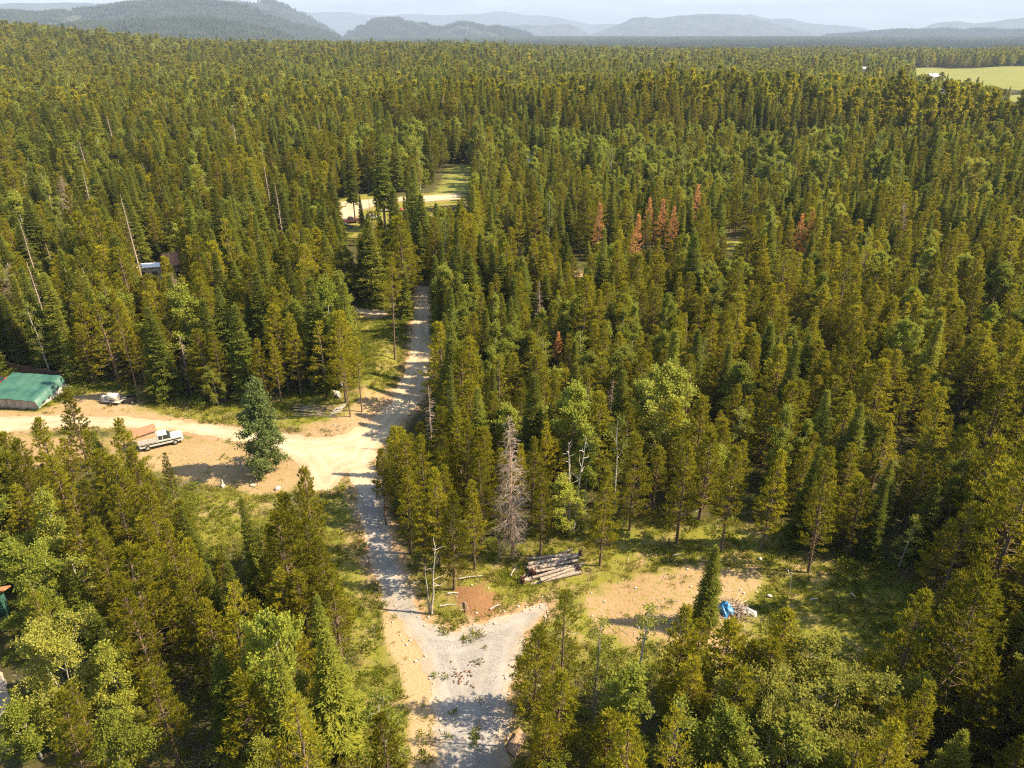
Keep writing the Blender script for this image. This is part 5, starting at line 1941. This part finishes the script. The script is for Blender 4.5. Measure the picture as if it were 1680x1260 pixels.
gz = gz - edge * 1.3 * (0.5 + 0.5 * vnoise(gy * 2 + 4, gx * 0 + 3))
gz = gz - np.clip((-0.2 - gy) / 0.35, 0, 1) * 0.15 * (0.3 + vnoise(gx * 1.5 + 30, gy * 0 + 3))
V = np.stack([gx, gy, gz], -1).reshape(-1, 3)
i = np.arange(nx_ - 1)[:, None] * ny_ + np.arange(ny_ - 1)[None]
q = np.stack([i, i + ny_, i + ny_ + 1, i + 1], -1).reshape(-1, 4)
V2 = np.concatenate([V, V - [0, 0, 0.04]])
tp = bpy.data.objects.new('tarp_roof', np_mesh('tarp_roof', V2, [q, q[:, ::-1] + len(V)], [M['tarp']], smooth=True))
COL.objects.link(tp)
tp.parent = o

# --- board fence behind the shed
def fence(name, label, a, b, h, mat, gap=0.16):
    p, q = P(*a), P(*b)
    rz = math.atan2(q[1] - p[1], q[0] - p[0])
    L = float(np.linalg.norm(q[:2] - p[:2]))
    o = empty(name, tuple(p), rz, label, 'fence')
    m = MB()
    x = 0.0
    while x < L:
        m.box((x + 0.07, random.uniform(-0.02, 0.02), 0.05), (0.14, 0.03, h * random.uniform(0.94, 1.04)))
        x += gap
    m.build('boards', M[mat], o)
    for k in range(int(L / 2.4) + 1):
        MB().box((k * 2.4, 0.09, 0), (0.11, 0.11, h * 0.95)).build('post', M[mat], o)
    return o


fence('board_fence', 'dark brown board fence behind the green roofed shed', (-30, 604), (104, 626), 1.7, 'dark_plank')

car('red_car', 'red car half hidden behind the green roofed shed', 'car', P(-2, 633), heading((0, 636), (40, 630)), 'red_paint')

# --- upturned boat on the grass
bo = MB()
n, m = 14, 9
for i_ in range(n):
    u = i_ / (n - 1)
    wv = 0.62 * math.sin(math.pi * (0.06 + 0.88 * u)) ** 0.7
    for k in range(m):
        a = math.pi * k / (m - 1)
        bo.v.append(((u - 0.5) * 3.2, math.cos(a) * wv, math.sin(a) ** 0.8 * 0.48 * (wv / 0.62) ** 0.6))
for i_ in range(n - 1):
    for k in range(m - 1):
        bo.f.append([i_ * m + k, i_ * m + k + 1, (i_ + 1) * m + k + 1, (i_ + 1) * m + k])
        bo.m.append(0)
o = bo.build('rowing_boat', M['hull'], smooth=True)
o.location = P(106, 635)
o.rotation_euler = (0, 0, heading((96, 633), (118, 637)))
tag(o, 'small pale boat lying upside down right of the green roofed shed', 'boat')
ke = MB().box((0, 0, 0.47), (2.5, 0.06, 0.06)).build('keel', M['grey_plank'], o)

# --- white tank on a little trailer
o = empty('tank_trailer', tuple(P(186, 661)), heading((172, 659), (200, 662)), 'white horizontal tank on a low trailer in the yard', 'trailer')
t = MB()
xs = [-0.95, -0.9, -0.75, 0.75, 0.9, 0.95]
t.tube([(0.25 + x * 1.0, 0, 1.05) for x in xs], [0.15, 0.4, 0.55, 0.55, 0.4, 0.15], 20)
t.build('tank', M['white_paint'], o, smooth=True)
f_ = MB().box((0.1, 0, 0.40), (2.8, 1.3, 0.10)).box((-1.65, 0, 0.42), (1.0, 0.09, 0.07))
f_.box((-0.3, 0, 0.5), (0.14, 0.9, 0.25)).box((0.75, 0, 0.5), (0.14, 0.9, 0.25))
f_.build('frame', M['white_paint'], o)
for s in (-1, 1):
    wheel(o, 0.25, s * 0.78, 0.30, 0.18, s)
e = MB().box((-1.35, 0, 0.5), (0.6, 0.55, 0.55), top=0.8).build('motor_box', M['silver'], o, bevel=0.04)

# --- dark two wheeled cart
o = empty('garden_cart', tuple(P(218, 661)), 0.3, 'black two wheeled cart beside the bare trunked pine', 'cart')
bx = MB()
bx.box((0, 0, 0.45), (1.15, 0.75, 0.10))
for dx, dy, sx, sy in ((0, 0.36, 1.15, 0.05), (0, -0.36, 1.15, 0.05), (0.56, 0, 0.05, 0.67), (-0.56, 0, 0.05, 0.67)):
    bx.box((dx, dy, 0.55), (sx, sy, 0.55), top=1.0)
bx.build('tray', M['black'], o)
MB().tube([(-0.55, 0.28, 0.7), (-1.2, 0.28, 1.0), (-1.2, -0.28, 1.0), (-0.55, -0.28, 0.7)], 0.03, 6).build('handle', M['rim'], o)
for s in (-1, 1):
    wheel(o, 0.1, s * 0.46, 0.30, 0.12, s)
MB().box((0.45, 0.2, 0), (0.06, 0.06, 0.46)).build('leg', M['black'], o)

M['rail'] = simple_mat('old_rail', (0.27, 0.215, 0.165), 0.9, var=0.4, scale=3)
# --- rails stacked on the bank
for k in range(15):
    r_ = random.Random(100 + k)
    a = P(490 + r_.uniform(-10, 12), 686 - k * 1.1 + r_.uniform(-2, 2))
    b_ = P(550 + r_.uniform(-14, 8), 684 - k * 0.9 + r_.uniform(-3, 3))
    z0 = 0.10 + 0.10 * (k % 3)
    mid = (a + b_) / 2
    d = (b_ - a)
    L = np.linalg.norm(d)
    m = MB()
    m.tube([(-L / 2, 0, 0), (-L / 6, r_.uniform(-.06, .06), r_.uniform(-.03, .05)), (L / 5, r_.uniform(-.06, .06), r_.uniform(-.03, .05)), (L / 2, 0, 0)], [0.06, 0.055, 0.05, 0.04], 7, mi=0, caps=1)
    o = m.build('fence_rail', [M['rail'], M['log_end']], smooth=False)
    o.location = (mid[0], mid[1], float(H(mid[0], mid[1])) + z0)
    o.rotation_euler = (0, r_.uniform(-.02, .02), math.atan2(d[1], d[0]))
    tag(o, 'weathered grey rail lying in the long heap beside the bend', 'rail', 'grey rails heaped beside the bend')
for k in range(6):
    r_ = random.Random(200 + k)
    a = P(551 + k * 1.6, 680 - k * 2.2)
    m = MB()
    m.tube([(-0.9, 0, 0), (0, 0.02, 0.03), (0.9, 0, 0)], [0.08, 0.075, 0.07], 7, caps=1)
    o = m.build('pale_post', [M['bark_pale'], M['log_end']])
    o.location = (a[0], a[1], float(H(a[0], a[1])) + 0.18 + 0.05 * (k % 2))
    o.rotation_euler = (0, -0.18, 0.6 + r_.uniform(-.15, .15))
    tag(o, 'short pale peeled post in the bundle at the right end of the grey rails', 'post', 'pale posts bundled by the rails')

# --- boulders
for k, (bx_, by_, s_, tx_) in enumerate(((551, 649, 1.5, 'grey boulder, largest beside the white marker on the grassy bank'), (545, 646, 0.9, 'dark boulder left of the largest boulder on the bank'),
                                          (556, 652, 0.8, 'pale boulder right of the largest boulder on the bank'), (456, 803, 0.8, 'pale boulder on the sand below the conical lot tree'),
                                          (366, 798, 0.7, 'small pale boulder at the lower left rim of the sandy lot'), (415, 797, 0.6, 'small flat stone at the lower rim of the sandy lot'),
                                          (1247, 918, 0.5, 'small white stone at the right end of the clearing dirt'), (1262, 979, 0.55, 'pale flat stone right of the blue tarp heap'))):
    o = bpy.data.objects.new('boulder', stone_mesh(10 + k))
    COL.objects.link(o)
    p = P(bx_, by_)
    o.location = (p[0], p[1], p[2] + 0.2 * s_)
    o.scale = (s_, s_ * 0.9, s_)
    o.rotation_euler = (0.1, 0.05, k * 1.3)
    tag(o, tx_, 'boulder', 'boulders')

# --- white marker on a post near the bend
p = P(563, 641)
o = empty('marker_sign', tuple(p), 0.1, 'small blank white marker board on a post above the bend', 'sign')
MB().box((0, 0, 0), (0.09, 0.09, 1.7)).build('post', M['grey_plank'], o)
MB().box((0, -0.07, 0.9), (0.42, 0.03, 0.75)).build('board', M['white_paint'], o)
# --- two short posts on the sandy lot
for px_, py_, h_, tx_ in ((396, 772, 1.9, 'grey post standing in the shade of the conical lot tree'), (366, 798, 0.9, 'short brown stump post at the lower rim of the sandy lot'), (413, 752, 1.4, 'dark post left of the conical lot tree crown')):
    p = P(px_, py_)
    o = MB().tube([(0, 0, -0.2), (0.03, 0, h_ * 0.5), (0, 0.03, h_)], [0.11, 0.10, 0.09], 8).build('wooden_post', M['grey_plank'])
    o.location = p
    tag(o, tx_, 'post')

# --- stacked logs with root plates
a0, b0 = P(884, 950), P(951, 934)
ld = (b0 - a0)
lrz = math.atan2(ld[1], ld[0])
pc = P(912, 946)
ux, uy = np.array([math.cos(lrz), math.sin(lrz)]), np.array([-math.sin(lrz), math.cos(lrz)])
SIDES = ['front', 'second', 'third', 'fourth', 'fifth', 'sixth', 'seventh', 'eighth']
for layer, cnt in ((0, 8), (1, 7), (2, 4)):
    for k in range(cnt):
        r_ = random.Random(layer * 50 + k)
        L = r_.uniform(3.9, 5.6)
        rad = r_.uniform(0.12, 0.19)
        off = (k + 0.5 * layer) * 0.40 - 0.35 + (0.8 if layer == 2 else 0)
        sh = r_.uniform(-0.75, 0.75) + (0.3 if layer else 0)
        c = pc[:2] + uy * off + ux * sh
        z = 0.17 + layer * 0.29 + r_.uniform(-0.02, 0.03)
        flip = r_.random() < 0.55
        o = empty('log', (c[0], c[1], float(H(c[0], c[1])) + z), lrz + r_.uniform(-0.13, 0.13) * (1 + 0.5 * layer) + (math.pi if flip else 0),
                  f"{'bottom' if layer == 0 else 'middle' if layer == 1 else 'topmost'} layer log, {SIDES[k]} from the front of the stack, beside the dirt clearing", 'log', 'stacked logs')
        o.rotation_euler[1] = r_.uniform(-0.045, 0.045)
        m = MB()
        m.tube([(-L / 2, 0, 0), (-L / 6, r_.uniform(-.05, .05), r_.uniform(-.02, .03)), (L / 5, r_.uniform(-.05, .05), r_.uniform(-.02, .02)), (L / 2, 0, 0)], [rad * 1.15, rad * 1.05, rad * 0.95, rad * 0.8], 10, caps=1)
        m.build('stem', [M['log_bark'], M['log_end']], o)
        if r_.random() < 0.5:
            w = Wood()
            rg = np.random.default_rng(layer * 50 + k)
            for _ in range(26):
                an = rg.uniform(0, 6.28)
                rr = rg.uniform(0.3, 0.78)
                s0 = np.array([-L / 2 + 0.18, 0, 0.05])
                e0 = s0 + np.array([rg.uniform(-0.4, 0.1), math.cos(an) * rr, abs(math.sin(an)) * rr - 0.08])
                w.limb([s0, (s0 + e0) / 2 + rg.normal(size=3) * 0.06, e0], [0.10, 0.06, 0.015], 5)
            v, ff = w.get()
            ro = bpy.data.objects.new('root_plate', np_mesh('root_plate', v, [ff], [M['root']]))
            COL.objects.link(ro)
            ro.parent = o
for (x0, y0, x1, y1, tx_, mt) in ((838, 946, 846, 933, 'short pale stick lying left of the stacked logs', 'bark_pale'), (852, 957, 863, 943, 'pale pole propped against the left end of the log stack', 'bark_pale'),
                              (861, 958, 871, 936, 'brown root end log propped against the left end of the log stack', 'log_bark'), (752, 951, 792, 947, 'long white fallen stem above the red dirt patch', 'bark_pale'),
                              (674, 962, 690, 955, 'pale fallen stick on the right verge of the driveway', 'bark_pale'), (722, 996, 748, 991, 'pale fallen stem left of the red dirt patch', 'bark_pale'),
                              (804, 1001, 822, 994, 'short pale stick on the right rim of the red dirt patch', 'bark_pale'), (762, 989, 768, 1006, 'dark root lying on the red dirt patch', 'log_bark'),
                              (735, 975, 752, 973, 'thin twig at the upper left rim of the red dirt patch', 'grey_wood'), (1104, 913, 1117, 911, 'white stick in the shade above the clearing dirt', 'bark_pale'),
                              (1396, 975, 1404, 985, 'pale pole lying in the shaded grass', 'grey_wood'), (1290, 935, 1293, 940, 'fallen twig by the survey pole', 'grey_wood'),
                              (1328, 986, 1340, 984, 'thin pale stick in the shaded grass right of the tarp heap', 'grey_wood')):
    a, b_ = P(x0, y0), P(x1, y1)
    d = b_ - a
    L = np.linalg.norm(d)
    m = MB()
    m.tube([(0, 0, 0), (L * 0.5, 0.05, 0.03), (L, 0, 0)], [0.08, 0.07, 0.045], 7, caps=1)
    o = m.build('fallen_stem', [M[mt], M['log_end']])
    o.location = (a[0], a[1], a[2] + 0.12)
    o.rotation_euler = (0, -0.03, math.atan2(d[1], d[0]))
    tag(o, tx_, 'stick')
# survey pole
p = P(1294, 976)
o = empty('survey_pole', tuple(p), 0, 'thin pale pole standing upright in the shaded part of the clearing', 'pole')
MB().tube([(0, 0, -0.2), (-0.05, 0, 1.3), (-0.22, 0, 2.7)], [0.045, 0.04, 0.03], 8).build('shaft', M['bark_pale'], o)
MB().box((-0.22, 0, 2.6), (0.16, 0.03, 0.16)).build('flag', M['tarp_white'], o)

# --- debris heap: blue tarpaulin, white sheeting, brushwood
def crumple(name, label, px_, py_, sx, sy, hgt, mat, rz, seed, cat):
    n = 26
    u, v = np.meshgrid(np.linspace(-1, 1, n), np.linspace(-1, 1, n), indexing='ij')
    rr = np.sqrt(u ** 2 + v ** 2)
    x = u * sx * (1 + 0.25 * (fbm(u * 2 + seed, v * 2 + 7, 3) - 0.5)) + 0.15 * (fbm(u * 3 + 3, v * 3 + seed, 3) - 0.5)
    y = v * sy * (1 + 0.35 * (fbm(u * 2 + 17, v * 2 + seed, 3) - 0.5))
    rid = 1 - np.abs(2 * fbm(u * 1.8 + seed * 2.3, v * 1.8 + 31, 4) - 1)
    z = hgt * np.clip(1.05 - rr ** 1.6 * 0.75, 0, 1) * (0.35 + 0.85 * rid) + 0.03
    V = np.stack([x, y, z], -1).reshape(-1, 3)
    i = np.arange(n - 1)[:, None] * n + np.arange(n - 1)[None]
    q = np.stack([i, i + n, i + n + 1, i + 1], -1).reshape(-1, 4)
    V2 = np.concatenate([V, V * [1, 1, 1] - [0, 0, 0.03]])
    o = bpy.data.objects.new(name, np_mesh(name, V2, [q, q[:, ::-1] + len(V)], [M[mat]]))
    COL.objects.link(o)
    p = P(px_, py_)
    o.location = p
    o.rotation_euler = (0, 0, rz)
    return tag(o, label, cat)


crumple('blue_tarp', 'crumpled bright blue tarpaulin on the brushwood heap', 1190, 1002, 0.72, 0.8, 0.85, 'tarp_blue', 0.5, 3, 'tarp')
crumple('plastic_sheet', 'crumpled white plastic sheeting at the right end of the brushwood heap', 1226, 1004, 0.85, 0.42, 0.4, 'tarp_white', -0.35, 8, 'sheet')
w = Wood()
rg = np.random.default_rng(77)
hp = P(1207, 1003)
for k in range(170):
    a = rg.uniform(0, 6.28)
    c = np.array([rg.normal() * 0.75, rg.normal() * 0.6, 0])
    c[2] = max(0.05, 0.65 * math.exp(-(c[0] ** 2 + c[1] ** 2) / 1.0) * rg.uniform(0.3, 1.1))
    d = np.array([math.cos(a), math.sin(a), rg.normal() * 0.25])
    L = rg.uniform(0.4, 1.7)
    w.limb([c - d * L / 2, c + rg.normal(size=3) * 0.04, c + d * L / 2], [0.035, 0.028, 0.012], 4)
v, f = w.get()
v[:, 2] = np.maximum(v[:, 2], 0.0)
o = bpy.data.objects.new('brushwood_heap', np_mesh('brushwood_heap', v, [f], [M['dead']]))
COL.objects.link(o)
o.location = hp
tag(o, 'heap of brown brushwood and scraps beside the clearing fir', 'brush heap')
for k, (x0, y0, x1, y1, z1) in enumerate(((1208, 993, 1222, 985, 0.7), (1212, 996, 1226, 990, 0.5), (1205, 990, 1212, 982, 0.6))):
    a, b_ = P(x0, y0), P(x1, y1)
    d = b_ - a
    m = MB().tube([(0, 0, 0.35), (d[0], d[1], z1)], [0.06, 0.05], 6, caps=1)
    o = m.build('scrap_board', [M['plank'], M['log_end']])
    o.location = a
    tag(o, ('long tan board sticking out of the brushwood heap', 'second tan board sticking out right of the long one', 'short tan board at the back of the brushwood heap')[k], 'board')

# --- plywood sheet at the driveway edge
q4 = [P(853, 1203), P(864, 1211), P(846, 1245), P(830, 1232)]
zz = [0.55, 0.32, 0.12, 0.3]
m = MB()
pts = [(p[0], p[1], z) for p, z in zip(q4, zz)]
m.poly(pts + [(x, y, z - 0.05) for x, y, z in pts], [(3, 2, 1, 0), (4, 5, 6, 7), (0, 1, 5, 4), (1, 2, 6, 5), (2, 3, 7, 6), (3, 0, 4, 7)])
M['ply'] = simple_mat('wet_plywood', (0.27, 0.18, 0.115), 0.8, var=0.3, scale=2)
o = m.build('plywood_sheet', M['ply'])
tag(o, 'brown plywood sheet lying tilted at the right edge of the driveway', 'plywood sheet')


# --- buildings
def house(name, label, cat, pos, rz, L, W, hw, rh, wall, roof, windows=2, door=True, over=0.4):
    o = empty(name, tuple(pos), rz, label, cat)
    m = MB()
    m.poly([(-L / 2, -W / 2, -0.3), (L / 2, -W / 2, -0.3), (L / 2, W / 2, -0.3), (-L / 2, W / 2, -0.3), (-L / 2, -W / 2, hw), (L / 2, -W / 2, hw), (L / 2, W / 2, hw), (-L / 2, W / 2, hw),
            (-L / 2, 0, hw + rh), (L / 2, 0, hw + rh)], [(0, 1, 5, 4), (2, 3, 7, 6), (1, 2, 6, 9, 5), (3, 0, 4, 8, 7)])
    m.build('wall', M[wall], o)
    r = MB()
    k = rh / (W / 2)
    for s in (-1, 1):
        e = s * (W / 2 + over)
        ze = hw - over * k
        x0, x1 = -L / 2 - over, L / 2 + over
        pts = [(x0, e, ze + 0.03), (x1, e, ze + 0.03), (x1, 0, hw + rh + 0.03), (x0, 0, hw + rh + 0.03)]
        top_ = [(x, y, z + 0.14) for x, y, z in pts]
        r.poly(pts + top_, [(0, 1, 2, 3), (7, 6, 5, 4), (0, 4, 5, 1), (1, 5, 6, 2), (2, 6, 7, 3), (3, 7, 4, 0)])
    r.build('roof', M[roof], o)
    for j in range(windows):
        x = -L / 2 + L * (j + 0.7) / (windows + 0.9)
        f = MB().box((x, -W / 2 - 0.02, hw * 0.40), (1.15, 0.07, hw * 0.36)).build('window', M['white_paint'], o)
        MB().box((x, -W / 2 - 0.06, hw * 0.43), (0.95, 0.03, hw * 0.30)).build('pane', M['glass'], f)
    if door:
        d = MB().box((L / 2 - 0.9, -W / 2 - 0.03, 0), (0.95, 0.06, min(2.0, hw * 0.85))).build('door', M['dark_plank'], o)
    return o


house('trailer_home', 'white flat roofed trailer home half hidden by left forest trees', 'trailer home', P(246, 462), 0.25, 9.0, 3.0, 3.6, 0.35, 'white_paint', 'roof_white', 3)
house('log_cabin', 'tall reddish log cabin with rusty roof beside the white trailer home', 'cabin', P(297, 466), 0.9, 5.0, 4.5, 5.2, 1.8, 'log_wall', 'rust', 2)
house('storage_shed', 'rusty orange roofed shed with green wall at the left edge', 'shed', P(-62, 1040, 0), 0.25, 6.4, 4.2, 2.6, 0.9, 'tarp', 'orange_roof', 0, False, 0.5)
house('farm_house', 'small white roofed house showing among dense pines, right of centre', 'house', P(1283, 282), 0.3, 9, 7, 3.4, 2.2, 'white_paint', 'roof_white', 2)
house('farm_house', 'white roofed house glimpsed between trees beyond the homestead', 'house', P(868, 278), -0.2, 8, 6, 3.2, 2.0, 'white_paint', 'roof_white', 2)
house('farm_house', 'tiny white house at the left tip of the big green field', 'house', P(1418, 120), 0.2, 12, 8, 5, 3, 'white_paint', 'roof_white', 2)
house('farm_house', 'pale farmhouse with white roof on the near rim of the green field', 'house', P(1528, 133), 0.4, 14, 9, 5, 3, 'white_paint', 'roof_white', 2)
house('farm_house', 'blue grey roofed house with white gable before the green field', 'house', P(1545, 160), -0.6, 11, 8, 4, 3, 'white_paint', 'silver', 2)

# --- vehicles in the homestead yard
car('parked_pickup', 'dark maroon pickup parked beside the tall bare trunk', 'truck', P(575, 366), 0.5, 'maroon', 'pickup', 1.0, 'vehicles in the homestead yard')
car('parked_car', 'dark blue car parked nearest at the left of the yard', 'car', P(566, 376), 0.9, 'blue_paint', 'car', 1.0, 'vehicles in the homestead yard')
car('parked_car', 'white car parked nose to tail with the red car', 'car', P(635, 347), 0.1, 'white_paint', 'car', 1.0, 'vehicles in the homestead yard')
car('parked_car', 'red car parked on the homestead grass', 'car', P(650, 347), -0.1, 'red_paint', 'car', 1.0, 'vehicles in the homestead yard')
car('parked_car', 'silver car parked left behind the dark fir', 'car', P(612, 360), 0.2, 'silver', 'car', 1.0, 'vehicles in the homestead yard')
house('utility_shed', 'little white shed on the right side of the homestead yard', 'shed', P(678, 360), 0.1, 2.6, 2.2, 2.0, 0.6, 'white_paint', 'roof_white', 0, True, 0.15)
fence('board_fence', 'dark board fence along the right side of the homestead yard', (690, 348), (742, 352), 1.6, 'dark_plank')
car('parked_van', 'white car mostly hidden behind the pines below the sandy lot', 'car', P(16, 778), 0.9, 'white_paint', 'car')

# --- brown clods dropped on the gravel, weeds coming up through it
def spots(px0, px1, py0, py1, n):
    q = np.array([P(RNG.uniform(px0, px1), RNG.uniform(py0, py1)) for _ in range(n)])
    return q


q = np.concatenate([spots(744, 774, 1098, 1124, 34), spots(730, 788, 1085, 1145, 12)])
s = RNG.uniform(0.06, 0.26, len(q))
M_st = M['stone']
M['stone'] = M['root_tan'] = simple_mat('brown_clod', (0.20, 0.125, 0.075), 0.95, var=0.4, scale=5)
clod = [stone_mesh(60 + k) for k in range(3)]
M['stone'] = M_st
scatter('dirt_clods', q + [0, 0, 0.07], np.stack([s, s, s * 0.8], 1), np.stack([s * 0, s * 0, RNG.uniform(0, 6.28, len(q))], 1), RNG.integers(0, 3, len(q)), clod)
q = np.concatenate([spots(722, 748, 1028, 1042, 12), spots(752, 790, 1034, 1056, 12), spots(775, 788, 1180, 1232, 9), spots(690, 712, 1214, 1250, 10), spots(660, 840, 1020, 1250, 9)])
s = RNG.uniform(0.5, 1.3, len(q))
scatter('weeds', q + [0, 0, 0.04], np.stack([s, s, s], 1), np.stack([s * 0, s * 0, RNG.uniform(0, 6.28, len(q))], 1), RNG.integers(0, 2, len(q)), [tuft_mesh(11, 26, 0.3, 0.3, 0.08, 0.7, 'weed'), tuft_mesh(12, 30, 0.2, 0.4, 0.08, 0.9, 'straw')])
